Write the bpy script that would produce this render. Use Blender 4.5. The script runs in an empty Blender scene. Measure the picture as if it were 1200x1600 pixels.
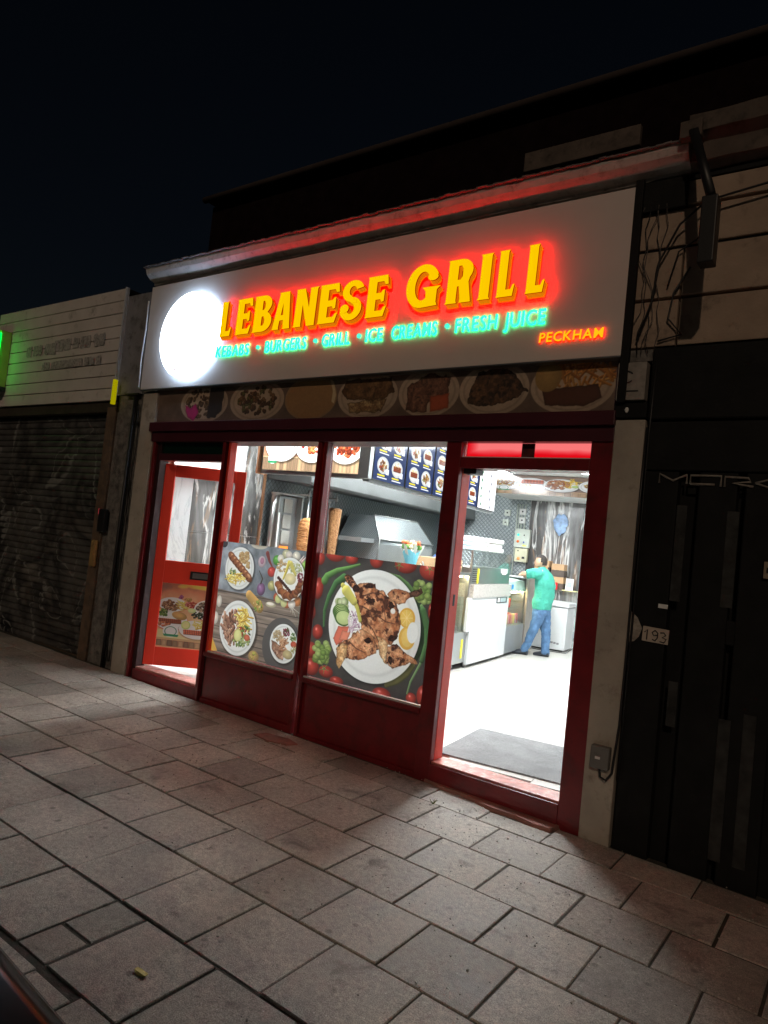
import bpy, math, random
import numpy as np
from mathutils import Vector, Matrix
from mathutils.geometry import tessellate_polygon

random.seed(7)
rng = np.random.default_rng(11)
S = bpy.context.scene
COL = S.collection

# ------------------------------------------------------------------ camera, world, light, exposure
cam_d = bpy.data.cameras.new("camera")
cam = bpy.data.objects.new("camera", cam_d)
COL.objects.link(cam)
YAW, PITCH, ROLL = 0.6207841559, 0.0459367642, 0.1047945383
_f = Vector((-math.sin(YAW) * math.cos(PITCH), math.cos(YAW) * math.cos(PITCH), math.sin(PITCH)))
_r = Vector((math.cos(YAW), math.sin(YAW), 0))
_u = _r.cross(_f)
_r2 = _r * math.cos(ROLL) + _u * math.sin(ROLL)
_u2 = _u * math.cos(ROLL) - _r * math.sin(ROLL)
cam.matrix_world = Matrix(((_r2.x, _u2.x, -_f.x, 0), (_r2.y, _u2.y, -_f.y, -4.258), (_r2.z, _u2.z, -_f.z, 1.6), (0, 0, 0, 1)))
cam_d.sensor_fit = 'VERTICAL'
cam_d.sensor_height = 36.0
cam_d.lens = 36.0 * 1090 / 1600
cam_d.clip_start = 0.05
cam_d.clip_end = 500
S.camera = cam

SUN_DIR = Vector((-0.38, 1.0, -0.62)).normalized()      # the way the street light travels
w = bpy.data.worlds.new("World"); S.world = w
w.use_nodes = True
nt = w.node_tree; nt.nodes.clear()
sky = nt.nodes.new('ShaderNodeTexSky'); sky.sky_type = 'NISHITA'; sky.sun_disc = False
sky.sun_elevation = math.asin(-SUN_DIR.z)
sky.sun_rotation = math.atan2(-SUN_DIR.x, -SUN_DIR.y)
bg = nt.nodes.new('ShaderNodeBackground'); bg.inputs[1].default_value = 0.0010
wo = nt.nodes.new('ShaderNodeOutputWorld')
nt.links.new(sky.outputs[0], bg.inputs[0]); nt.links.new(bg.outputs[0], wo.inputs[0])

sun_d = bpy.data.lights.new("street_light_sun", 'SUN')
sun_d.energy = 0.38; sun_d.angle = math.radians(1.0); sun_d.color = (1.0, 0.76, 0.55)
sun = bpy.data.objects.new("street_light_sun", sun_d); COL.objects.link(sun)
sun.rotation_euler = SUN_DIR.to_track_quat('-Z', 'Y').to_euler()
sun.location = (3, -8, 9)

S.view_settings.view_transform = 'Standard'
S.view_settings.look = 'None'
S.view_settings.exposure = 0.0
S.view_settings.gamma = 1.0
S.view_settings.use_curve_mapping = False
S.render.engine = 'CYCLES'
S.cycles.use_denoising = True
S.cycles.max_bounces = 8
S.cycles.transparent_max_bounces = 12
S.cycles.sample_clamp_indirect = 6.0
S.cycles.caustics_reflective = False
S.cycles.caustics_refractive = False

LED_POWER = 96.0

# ------------------------------------------------------------------ material helpers
def srgb(*c):
    return tuple((x / 12.92 if x <= 0.04045 else ((x + 0.055) / 1.055) ** 2.4) for x in [v / 255 for v in c])

class NT:
    def __init__(s, name):
        s.m = bpy.data.materials.new(name); s.m.use_nodes = True
        s.t = s.m.node_tree; s.t.nodes.clear()
        s.out = s.t.nodes.new('ShaderNodeOutputMaterial')
    def n(s, typ, **kw):
        nd = s.t.nodes.new('ShaderNode' + typ)
        for k, v in kw.items():
            if isinstance(v, tuple) and k[0] == 'i': nd.inputs[int(k[1:])].default_value = v
            elif k[0] == 'i' and k[1:].isdigit(): nd.inputs[int(k[1:])].default_value = v
            else: setattr(nd, k, v)
        return nd
    def l(s, a, b): s.t.links.new(a, b)
    def ramp(s, src, stops):
        r = s.n('ValToRGB'); e = r.color_ramp.elements
        while len(e) > 1: e.remove(e[-1])
        e[0].position = stops[0][0]; e[0].color = tuple(stops[0][1]) + (1,)
        for p, c in stops[1:]:
            q = e.new(p); q.color = tuple(c) + (1,)
        s.l(src, r.inputs[0]); return r.outputs[0]
    def noise(s, scale, detail=4, rough=.55, vec=None, dist=0):
        nd = s.n('TexNoise'); nd.inputs['Scale'].default_value = scale; nd.inputs['Detail'].default_value = detail
        nd.inputs['Roughness'].default_value = rough; nd.inputs['Distortion'].default_value = dist
        if vec is None: vec = s.pos()
        s.l(vec, nd.inputs['Vector']); return nd.outputs['Fac']
    def pos(s):
        return s.n('NewGeometry').outputs['Position']
    def objc(s):
        return s.n('TexCoord').outputs['Object']
    def mapping(s, vec, scale=(1, 1, 1), rot=(0, 0, 0), loc=(0, 0, 0)):
        m = s.n('Mapping'); m.inputs['Scale'].default_value = scale; m.inputs['Rotation'].default_value = rot; m.inputs['Location'].default_value = loc
        s.l(vec, m.inputs['Vector']); return m.outputs[0]
    def mix(s, f, a, b, mode='MIX'):
        m = s.n('MixRGB'); m.blend_type = mode
        for i, v in enumerate((f, a, b)):
            if isinstance(v, (int, float)): m.inputs[i].default_value = v if i == 0 else (v, v, v, 1)
            elif isinstance(v, tuple): m.inputs[i].default_value = v + (1,) if len(v) == 3 else v
            else: s.l(v, m.inputs[i])
        return m.outputs[0]
    def bsdf(s, col=None, rough=.5, metal=0, bump=None, bstr=.3, bdist=.005, spec=.5, coat=0):
        b = s.n('BsdfPrincipled')
        if isinstance(col, tuple): b.inputs['Base Color'].default_value = col + (1,)
        elif col is not None: s.l(col, b.inputs['Base Color'])
        if isinstance(rough, (int, float)): b.inputs['Roughness'].default_value = rough
        else: s.l(rough, b.inputs['Roughness'])
        b.inputs['Metallic'].default_value = metal
        b.inputs['Specular IOR Level'].default_value = spec
        b.inputs['Coat Weight'].default_value = coat
        if bump is not None:
            bp = s.n('Bump'); bp.inputs['Strength'].default_value = bstr; bp.inputs['Distance'].default_value = bdist
            s.l(bump, bp.inputs['Height']); s.l(bp.outputs[0], b.inputs['Normal'])
        s.l(b.outputs[0], s.out.inputs[0]); return b

def mat(name, col, rough=.5, metal=0, var=.12, vs=6., bs=60., bstr=.12, dirt=0., dcol=(.03, .025, .02), coat=0, spec=.5, bdist=.004):
    """painted / plain surface: base colour with soft mottling, optional dirt patches and fine relief"""
    t = NT(name)
    n1 = t.noise(vs, 5)
    c = t.ramp(n1, [(.3, tuple(max(0, x * (1 - var)) for x in col)), (.7, tuple(min(1, x * (1 + var)) for x in col))])
    if dirt:
        n2 = t.noise(vs * 1.7, 8, .7)
        f = t.ramp(n2, [(.62 - dirt * .35, (0, 0, 0)), (.78 - dirt * .2, (.85, .85, .85))])
        c = t.mix(f, c, dcol)
    t.bsdf(c, rough, metal, t.noise(bs, 4), bstr, bdist, spec, coat)
    return t.m

def emis(name, col, strength, grad=None):
    t = NT(name); e = t.n('Emission'); e.inputs[0].default_value = col + (1,); e.inputs[1].default_value = strength
    t.l(e.outputs[0], t.out.inputs[0]); return t.m

def image_from(name, arr):
    h, wd = arr.shape[:2]
    im = bpy.data.images.new(name, wd, h, alpha=False)
    px = np.ones((h, wd, 4), dtype=np.float32); px[:, :, :3] = np.clip(arr[::-1], 0, 1)
    im.pixels.foreach_set(px.ravel()); im.update(); im.pack()
    return im

def print_mat(name, arr, mode='vinyl', strength=1.0, trans=.5):
    if mode == 'vinyl':
        g_ = arr.mean(axis=2, keepdims=True); arr = np.clip((arr * .76 + g_ * .24) * .94 + .05, 0, 1)
    t = NT(name)
    tx = t.n('TexImage'); tx.image = image_from(name, arr); tx.interpolation = 'Cubic'; tx.extension = 'EXTEND'
    t.l(t.n('TexCoord').outputs['UV'], tx.inputs[0])
    if mode == 'lit':
        e = t.n('Emission'); t.l(tx.outputs[0], e.inputs[0]); e.inputs[1].default_value = strength
        g = t.n('BsdfGlossy'); g.inputs['Roughness'].default_value = .15; g.inputs[0].default_value = (.04, .04, .04, 1)
        a = t.n('AddShader'); t.l(e.outputs[0], a.inputs[0]); t.l(g.outputs[0], a.inputs[1]); t.l(a.outputs[0], t.out.inputs[0])
    elif mode == 'vinyl':
        b = t.bsdf(tx.outputs[0], .35, 0, t.noise(25, 3), .05)
        tr = t.n('BsdfTranslucent'); t.l(tx.outputs[0], tr.inputs[0])
        mx = t.n('MixShader'); mx.inputs[0].default_value = trans
        t.l(b.outputs[0], mx.inputs[1]); t.l(tr.outputs[0], mx.inputs[2]); t.l(mx.outputs[0], t.out.inputs[0])
    else:
        n = t.noise(7, 6, .7)
        f = t.ramp(n, [(.35, (0, 0, 0)), (.75, (.22, .22, .22))])
        c = t.mix(f, tx.outputs[0], (.12, .09, .07))
        t.bsdf(c, .5, 0, t.noise(40, 3), .1)
    return t.m

def glass_mat(name, tint=(1, 1, 1), gloss=.06, rough=.02):
    t = NT(name)
    tr = t.n('BsdfTransparent'); tr.inputs[0].default_value = tint + (1,)
    g = t.n('BsdfGlossy'); g.inputs['Roughness'].default_value = rough
    fr = t.n('LayerWeight'); fr.inputs[0].default_value = .25
    f = t.ramp(fr.outputs['Fresnel'], [(0, (gloss * .5,) * 3), (1, (min(.6, gloss * 6),) * 3)])
    mx = t.n('MixShader'); t.l(f, mx.inputs[0]); t.l(tr.outputs[0], mx.inputs[1]); t.l(g.outputs[0], mx.inputs[2])
    t.l(mx.outputs[0], t.out.inputs[0]); return t.m

# ------------------------------------------------------------------ geometry helpers
FACADE = ((0, 0, 0), 0.0)
INSIDE = ((-2.36, 0, 0), math.radians(7.2))

def box_v(x0, x1, y0, y1, z0, z1):
    return [(x0, y0, z0), (x1, y0, z0), (x1, y1, z0), (x0, y1, z0), (x0, y0, z1), (x1, y0, z1), (x1, y1, z1), (x0, y1, z1)]
BOXF = [(0, 3, 2, 1), (4, 5, 6, 7), (0, 1, 5, 4), (1, 2, 6, 5), (2, 3, 7, 6), (3, 0, 4, 7)]

class MB:
    def __init__(s): s.v = []; s.f = []; s.mi = []; s.uv = {}; s.sm = []
    def add(s, v, f, mi=0, smooth=False):
        o = len(s.v); s.v += [tuple(p) for p in v]
        for q in f: s.f.append(tuple(i + o for i in q)); s.mi.append(mi); s.sm.append(smooth)
        return s
    def box(s, x0, x1, y0, y1, z0, z1, mi=0):
        return s.add(box_v(min(x0, x1), max(x0, x1), min(y0, y1), max(y0, y1), min(z0, z1), max(z0, z1)), BOXF, mi)
    def rbox(s, c, size, rz=0, rx=0, ry=0, mi=0):
        m = Matrix.Translation(c) @ Matrix.Rotation(rz, 4, 'Z') @ Matrix.Rotation(rx, 4, 'X') @ Matrix.Rotation(ry, 4, 'Y')
        a, b, d = [q / 2 for q in size]
        return s.add([m @ Vector(p) for p in box_v(-a, a, -b, b, -d, d)], BOXF, mi)
    def prism_y(s, outer, y0, y1, holes=(), mi=0, mside=None, x=0, z=0):
        """polygon in x,z extruded from y0 (front) to y1 (back)"""
        loops = [outer] + list(holes)
        tri = tessellate_polygon([[Vector((p[0], p[1], 0)) for p in lp] for lp in loops])
        flat = [p for lp in loops for p in lp]; n = len(flat)
        fr = [(p[0] + x, y0, p[1] + z) for p in flat]; bk = [(p[0] + x, y1, p[1] + z) for p in flat]
        fs = []
        for a, b, c in tri:
            pa, pb, pc = flat[a], flat[b], flat[c]
            cr = (pb[0] - pa[0]) * (pc[1] - pa[1]) - (pb[1] - pa[1]) * (pc[0] - pa[0])
            fs.append((a, b, c) if cr > 0 else (a, c, b))
        s.add(fr + bk, fs, mi)
        o = len(s.v) - 2 * n
        for a, b, c in fs: s.f.append((c + n + o, b + n + o, a + n + o)); s.mi.append(2 if mside is not None else mi); s.sm.append(False)
        st = 0
        for lp in loops:
            k = len(lp); ar = sum(lp[i][0] * lp[(i + 1) % k][1] - lp[(i + 1) % k][0] * lp[i][1] for i in range(k))
            ccw = ar > 0
            if lp is not outer: ccw = ar > 0
            for i in range(k):
                a, b = st + i, st + (i + 1) % k
                q = (b, a, a + n, b + n) if (ccw == (lp is outer)) else (a, b, b + n, a + n)
                s.f.append(tuple(j + o for j in q)); s.mi.append(mi if mside is None else mside); s.sm.append(False)
            st += k
        return s
    def quad(s, p, mi=0, uv=((0, 0), (1, 0), (1, 1), (0, 1))):
        s.add(p, [(0, 1, 2, 3)], mi); s.uv[len(s.f) - 1] = uv; return s
    def tube(s, pts, r, n=8, mi=0, cap=True, rs=None):
        pts = [Vector(p) for p in pts]; rings = []
        for i, p in enumerate(pts):
            d = (pts[min(i + 1, len(pts) - 1)] - pts[max(i - 1, 0)]).normalized()
            a = d.orthogonal().normalized() if i == 0 else (rings[-1][1] - d * rings[-1][1].dot(d)).normalized()
            b = d.cross(a); rr = rs[i] if rs else r
            rings.append(([p + (a * math.cos(2 * math.pi * k / n) + b * math.sin(2 * math.pi * k / n)) * rr for k in range(n)], a))
        vs = [v for rg, _ in rings for v in rg]; fs = []
        for i in range(len(pts) - 1):
            for k in range(n):
                fs.append((i * n + k, i * n + (k + 1) % n, (i + 1) * n + (k + 1) % n, (i + 1) * n + k))
        if cap: fs += [tuple(reversed(range(n))), tuple((len(pts) - 1) * n + k for k in range(n))]
        return s.add(vs, fs, mi, True)
    def lathe(s, c, prof, n=20, mi=0, axis='Z', sx=1, sy=1):
        vs = []; fs = []
        for r, h in prof:
            for k in range(n):
                a = 2 * math.pi * k / n; x, y = r * math.cos(a) * sx, r * math.sin(a) * sy
                vs.append((c[0] + x, c[1] + y, c[2] + h) if axis == 'Z' else (c[0] + x, c[1] - h, c[2] + y))
        for i in range(len(prof) - 1):
            for k in range(n):
                fs.append((i * n + k, i * n + (k + 1) % n, (i + 1) * n + (k + 1) % n, (i + 1) * n + k))
        fs += [tuple(reversed(range(n))), tuple((len(prof) - 1) * n + k for k in range(n))]
        return s.add(vs, fs, mi, True)
    def sphere(s, c, r, n=12, m=8, mi=0, fn=None):
        vs = [(0, 0, -1)]; fs = []
        for i in range(1, m):
            ph = -math.pi / 2 + math.pi * i / m
            for k in range(n):
                th = 2 * math.pi * k / n; vs.append((math.cos(ph) * math.cos(th), math.cos(ph) * math.sin(th), math.sin(ph)))
        vs.append((0, 0, 1)); L = len(vs) - 1
        for k in range(n):
            fs.append((0, 1 + (k + 1) % n, 1 + k)); fs.append((L, L - n + k, L - n + (k + 1) % n))
        for i in range(m - 2):
            for k in range(n):
                a = 1 + i * n + k; b = 1 + i * n + (k + 1) % n; fs.append((a, b, b + n, a + n))
        rr = r if isinstance(r, tuple) else (r, r, r)
        out = []
        for v in vs:
            q = 1 if fn is None else fn(*v)
            out.append((c[0] + v[0] * rr[0] * q, c[1] + v[1] * rr[1] * q, c[2] + v[2] * rr[2] * q))
        return s.add(out, fs, mi, True)
    def mesh(s, name, mats, off=(0, 0, 0)):
        me = bpy.data.meshes.new(name)
        me.from_pydata([(a - off[0], b - off[1], c - off[2]) for a, b, c in s.v], [], s.f)
        for m in (mats if isinstance(mats, (list, tuple)) else [mats]): me.materials.append(m)
        me.polygons.foreach_set('material_index', s.mi)
        me.polygons.foreach_set('use_smooth', s.sm)
        if s.uv:
            ul = me.uv_layers.new(name='UVMap')
            for pi, uv in s.uv.items():
                for li, c in zip(me.polygons[pi].loop_indices, uv): ul.data[li].uv = c
        me.update(); return me

def tag(o, label=None, cat=None, group=None, kind=None):
    if label: o['label'] = label
    if cat: o['category'] = cat
    if group: o['group'] = group
    if kind: o['kind'] = kind
    return o

def place(o, p, frame):
    (ox, oy, oz), th = frame
    c, s_ = math.cos(th), math.sin(th)
    o.location = (ox + p[0] * c - p[1] * s_, oy + p[0] * s_ + p[1] * c, oz + p[2]); o.rotation_euler = (0, 0, th)

class Thing:
    def __init__(s, name, label, cat, p=(0, 0, 0), frame=FACADE, group=None, kind=None):
        s.o = bpy.data.objects.new(name, None); s.o.empty_display_size = .1; COL.objects.link(s.o)
        s.p = p; place(s.o, p, frame); tag(s.o, label, cat, group, kind)
    def part(s, name, mb, mats, parent=None, bev=0, label=None, kind=None):
        me = mb.mesh(name, mats, s.p)
        o = bpy.data.objects.new(name, me); COL.objects.link(o); o.parent = parent or s.o
        if bev: 
            b = o.modifiers.new('bevel', 'BEVEL'); b.width = bev; b.segments = 2; b.limit_method = 'ANGLE'
        if label: o['label'] = label
        if kind: o['kind'] = kind
        return o
    def share(s, name, me, loc, parent=None, rot=(0, 0, 0), scale=(1, 1, 1)):
        o = bpy.data.objects.new(name, me); COL.objects.link(o); o.parent = parent or s.o
        o.location = (loc[0] - s.p[0], loc[1] - s.p[1], loc[2] - s.p[2]); o.rotation_euler = rot; o.scale = scale
        return o

def solo(name, mb, mats, label, cat, p=(0, 0, 0), frame=FACADE, group=None, kind=None, bev=0):
    me = mb.mesh(name, mats, p); o = bpy.data.objects.new(name, me); COL.objects.link(o); place(o, p, frame)
    if bev:
        b = o.modifiers.new('bevel', 'BEVEL'); b.width = bev; b.segments = 2; b.limit_method = 'ANGLE'
    return tag(o, label, cat, group, kind)

def B(*a, **k): return MB().box(*a, **k)

# ------------------------------------------------------------------ flat prints (drawn as arrays)
def vnoise(h, wd, sc, octv=4, sx=1., sy=1., seed=0):
    r = np.random.default_rng(seed); out = np.zeros((h, wd)); amp = 1; tot = 0
    for o in range(octv):
        gh = max(2, int(h / sc * sy * 2 ** o) + 2); gw = max(2, int(wd / sc * sx * 2 ** o) + 2)
        g = r.random((gh, gw)); y = np.linspace(0, gh - 1.001, h); x = np.linspace(0, gw - 1.001, wd)
        yi = y.astype(int); xi = x.astype(int); fy = y - yi; fx = x - xi
        fy = (fy * fy * (3 - 2 * fy))[:, None]; fx = (fx * fx * (3 - 2 * fx))[None]
        yi1 = np.minimum(yi + 1, gh - 1); xi1 = np.minimum(xi + 1, gw - 1)
        out += amp * ((g[np.ix_(yi, xi)] * (1 - fx) + g[np.ix_(yi, xi1)] * fx) * (1 - fy) + (g[np.ix_(yi1, xi)] * (1 - fx) + g[np.ix_(yi1, xi1)] * fx) * fy)
        tot += amp; amp *= .55
    return out / tot

class Cv:
    def __init__(s, wd, h, col=(200, 200, 200), quad=None):
        s.w, s.h = wd, h; s.a = np.ones((h, wd, 3)) * np.array(col) / 255.
        s.H = None
        if quad:   # four corners TL TR BR BL of the drawing's own frame -> canvas
            dst = [(0, 0), (wd, 0), (wd, h), (0, h)]; A = []; b = []
            for (x, y), (X, Y) in zip(quad, dst):
                A += [[x, y, 1, 0, 0, 0, -X * x, -X * y], [0, 0, 0, x, y, 1, -Y * x, -Y * y]]; b += [X, Y]
            s.H = np.append(np.linalg.solve(np.array(A, float), np.array(b, float)), 1).reshape(3, 3)
        s.seed = 1
    def m(s, x, y):
        if s.H is None: return x, y
        q = s.H @ np.array([x, y, 1.]); return q[0] / q[2], q[1] / q[2]
    def sub(s, x0, y0, x1, y1):
        x0 = int(max(0, x0 - 3)); y0 = int(max(0, y0 - 3)); x1 = int(min(s.w, x1 + 4)); y1 = int(min(s.h, y1 + 4))
        if x1 <= x0 or y1 <= y0: return None
        yy, xx = np.mgrid[y0:y1, x0:x1]; return (slice(y0, y1), slice(x0, x1)), xx + .5, yy + .5
    def blend(s, sl, al, col):
        al = al[..., None]; c = np.array(col) / 255. if not isinstance(col, np.ndarray) else col
        s.a[sl] = s.a[sl] * (1 - al) + c * al
    def ell(s, x, y, rx, ry, col, shade=0., rot=0., soft=1.2, al=1., rim=None, hl=0.):
        cx, cy = s.m(x, y)
        if s.H is not None:
            ax, ay = s.m(x + rx, y); bx, by = s.m(x - rx, y); cx1, cy1 = s.m(x, y + ry); cx2, cy2 = s.m(x, y - ry)
            rx = math.hypot(ax - bx, ay - by) / 2; ry = math.hypot(cx1 - cx2, cy1 - cy2) / 2
        R = max(rx, ry) + 2; g = s.sub(cx - R, cy - R, cx + R, cy + R)
        if g is None: return
        sl, X, Y = g; c, sn = math.cos(rot), math.sin(rot); dx, dy = X - cx, Y - cy
        u, v = (dx * c + dy * sn) / rx, (-dx * sn + dy * c) / ry; d = np.sqrt(u * u + v * v)
        A = np.clip((1 - d) * min(rx, ry) / soft + .5, 0, 1) * al
        C = np.ones(d.shape + (3,)) * np.array(col) / 255.
        if shade: C *= (1 - shade * np.clip(d * .75 + .35 * (dx / rx * .5 + dy / ry * .6), 0, 1.3))[..., None]
        if hl: C += hl * np.exp(-(((u + .3) ** 2 + (v + .35) ** 2) / .04))[..., None]
        if rim is not None:
            k = np.clip(1 - abs(d - .86) / .05, 0, 1) * rim; C *= (1 - k)[..., None]
        s.blend(sl, A, np.clip(C, 0, 1))
    def pmask(s, pts, wob=0.):
        P = np.array([s.m(*p) for p in pts]); g = s.sub(P[:, 0].min(), P[:, 1].min(), P[:, 0].max(), P[:, 1].max())
        if g is None: return None
        sl, X, Y = g
        if wob:
            s.seed += 1; X = X + (vnoise(*X.shape, 14, 3, seed=s.seed) - .5) * wob; Y = Y + (vnoise(*X.shape, 14, 3, seed=s.seed + 99) - .5) * wob
        ins = np.zeros(X.shape, bool); dist = np.full(X.shape, 1e9)
        for i in range(len(P)):
            (x1, y1), (x2, y2) = P[i], P[(i + 1) % len(P)]
            cnd = ((y1 > Y) != (y2 > Y)) & (X < (x2 - x1) * (Y - y1) / (y2 - y1 + 1e-9) + x1); ins ^= cnd
            t = np.clip(((X - x1) * (x2 - x1) + (Y - y1) * (y2 - y1)) / ((x2 - x1) ** 2 + (y2 - y1) ** 2 + 1e-9), 0, 1)
            dist = np.minimum(dist, np.hypot(X - x1 - t * (x2 - x1), Y - y1 - t * (y2 - y1)))
        sd = np.where(ins, dist, -dist); return sl, X, Y, sd
    def poly(s, pts, col, soft=1., shade=0., al=1., wob=0.):
        g = s.pmask(pts, wob)
        if g is None: return
        sl, X, Y, sd = g; C = np.ones(sd.shape + (3,)) * np.array(col) / 255.
        if shade: C *= (1 - shade * np.exp(-np.clip(sd, 0, 99) / 3.))[..., None]
        s.blend(sl, np.clip(sd / soft + .5, 0, 1) * al, C)
    def meat(s, pts, cols=((228, 170, 128), (176, 100, 60), (60, 30, 22)), sc=16, wob=8., char=.45, ang=1.):
        g = s.pmask(pts, wob)
        if g is None: return
        sl, X, Y, sd = g; s.seed += 7
        n1 = vnoise(*X.shape, sc, 4, ang, 1, s.seed); n2 = vnoise(*X.shape, sc * .8, 4, 1, ang, s.seed + 5); n3 = vnoise(*X.shape, sc * .35, 2, 1, 1, s.seed + 6)
        a, b, c = [np.array(q) / 255. for q in cols]
        f = np.clip((n1 - .32) * 2.8, 0, 1)[..., None]; C = a * (1 - f) + b * f
        f2 = np.clip((n2 - (1 - char) + (n3 - .5) * .3) * 6, 0, 1)[..., None]; C = C * (1 - f2) + c * f2
        C *= (.72 + .55 * n3)[..., None]
        C *= (1 - .5 * np.exp(-np.clip(sd, 0, 99) / 2.5))[..., None]
        s.blend(sl, np.clip(sd + .5, 0, 1), np.clip(C, 0, 1))
    def line(s, pts, w0, w1, col, shade=.35, soft=1.):
        P = [s.m(*p) for p in pts]
        if s.H is not None:
            k = math.hypot(*(np.array(s.m(pts[0][0] + 10, pts[0][1])) - s.m(*pts[0]))) / 10; w0 *= k; w1 *= k
        xs = [p[0] for p in P]; ys = [p[1] for p in P]; R = max(w0, w1)
        g = s.sub(min(xs) - R, min(ys) - R, max(xs) + R, max(ys) + R)
        if g is None: return
        sl, X, Y = g; best = np.full(X.shape, 1e9); side = np.zeros(X.shape); n = len(P) - 1
        for i in range(n):
            (x1, y1), (x2, y2) = P[i], P[i + 1]; L2 = (x2 - x1) ** 2 + (y2 - y1) ** 2 + 1e-9
            t = np.clip(((X - x1) * (x2 - x1) + (Y - y1) * (y2 - y1)) / L2, 0, 1)
            wd = (w0 + (w1 - w0) * (i + t) / n) / 2
            dx, dy = X - x1 - t * (x2 - x1), Y - y1 - t * (y2 - y1)
            d = np.hypot(dx, dy) / np.maximum(wd, .3); sd = (dx * .5 + dy * .8) / np.maximum(wd, .3)
            k = d < best; best = np.where(k, d, best); side = np.where(k, sd, side)
        C = np.ones(X.shape + (3,)) * np.array(col) / 255. * (1 - shade * np.clip(side + .2, -.6, 1))[..., None]
        s.blend(sl, np.clip((1 - best) * max(w0, w1) / 2 / soft + .5, 0, 1), np.clip(C, 0, 1))
    def fries(s, x, y, rx, ry, n, cols=((240, 200, 70), (250, 215, 100), (214, 160, 40)), L=1., wd=1.):
        for _ in range(n):
            a = random.random() * 6.28; r = math.sqrt(random.random()); px, py = x + math.cos(a) * rx * r, y + math.sin(a) * ry * r
            b = random.random() * 3.14; l = L * random.uniform(.6, 1.2) * min(rx, ry) * .5
            s.line([(px - math.cos(b) * l, py - math.sin(b) * l), (px + math.cos(b) * l, py + math.sin(b) * l)], wd * min(rx, ry) * .17, wd * min(rx, ry) * .15, random.choice(cols), .4)
    def bits(s, x, y, rx, ry, n, cols, k=.18):
        for _ in range(n):
            a = random.random() * 6.28; r = math.sqrt(random.random()); q = min(rx, ry) * k
            s.ell(x + math.cos(a) * rx * r, y + math.sin(a) * ry * r, q * random.uniform(.6, 1.5), q * random.uniform(.6, 1.3), random.choice(cols), .5, random.random() * 3, hl=.1)
    def plate(s, x, y, rx, ry, col=(226, 226, 226)):
        s.ell(x + rx * .05, y + ry * .05, rx * 1.06, ry * 1.05, (20, 16, 14), soft=8, al=.5)
        s.ell(x, y, rx, ry, col, .08, rim=.13)
    def mottle(s, amt, sc=30, sx=1., sy=1.):
        s.seed += 3; s.a *= (1 + (vnoise(s.h, s.w, sc, 4, sx, sy, s.seed) - .5) * amt)[..., None]
    def badge(s, x, y, r):
        s.ell(x, y, r, r, (250, 250, 250)); s.ell(x, y, r * .78, r * .78, (40, 110, 80)); s.ell(x, y, r * .68, r * .68, (250, 250, 250))
        s.poly([(x - r * .4, y + r * .15), (x - r * .42, y - r * .15), (x - r * .2, y - r * .4), (x + r * .2, y - r * .4), (x + r * .42, y - r * .15), (x + r * .4, y + r * .15)], (222, 236, 236))
        s.poly([(x - r, y + r * .5), (x + r, y + r * .5), (x + r * .85, y + r * .85), (x - r * .85, y + r * .85)], (40, 140, 90))

BR = ((225, 165, 120), (176, 110, 70), (200, 140, 96), (140, 80, 48)); RD = ((190, 40, 30), (214, 70, 50)); GN = ((120, 160, 60), (160, 190, 90), (80, 120, 50))
def kebab_row(c, x, y, l, h, col=(150, 72, 44)):
    for i in range(3):
        yy = y + (i - 1) * h * .6; c.line([(x - l, yy), (x + l, yy)], h * .75, h * .7, col, .45)
        for k in range(int(l * 2 / h * 1.5)):
            xx = x - l + (k + .5) * h / 1.5; c.line([(xx, yy - h * .3), (xx + h * .15, yy + h * .25)], h * .12, h * .12, (90, 40, 28), .2)
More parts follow.
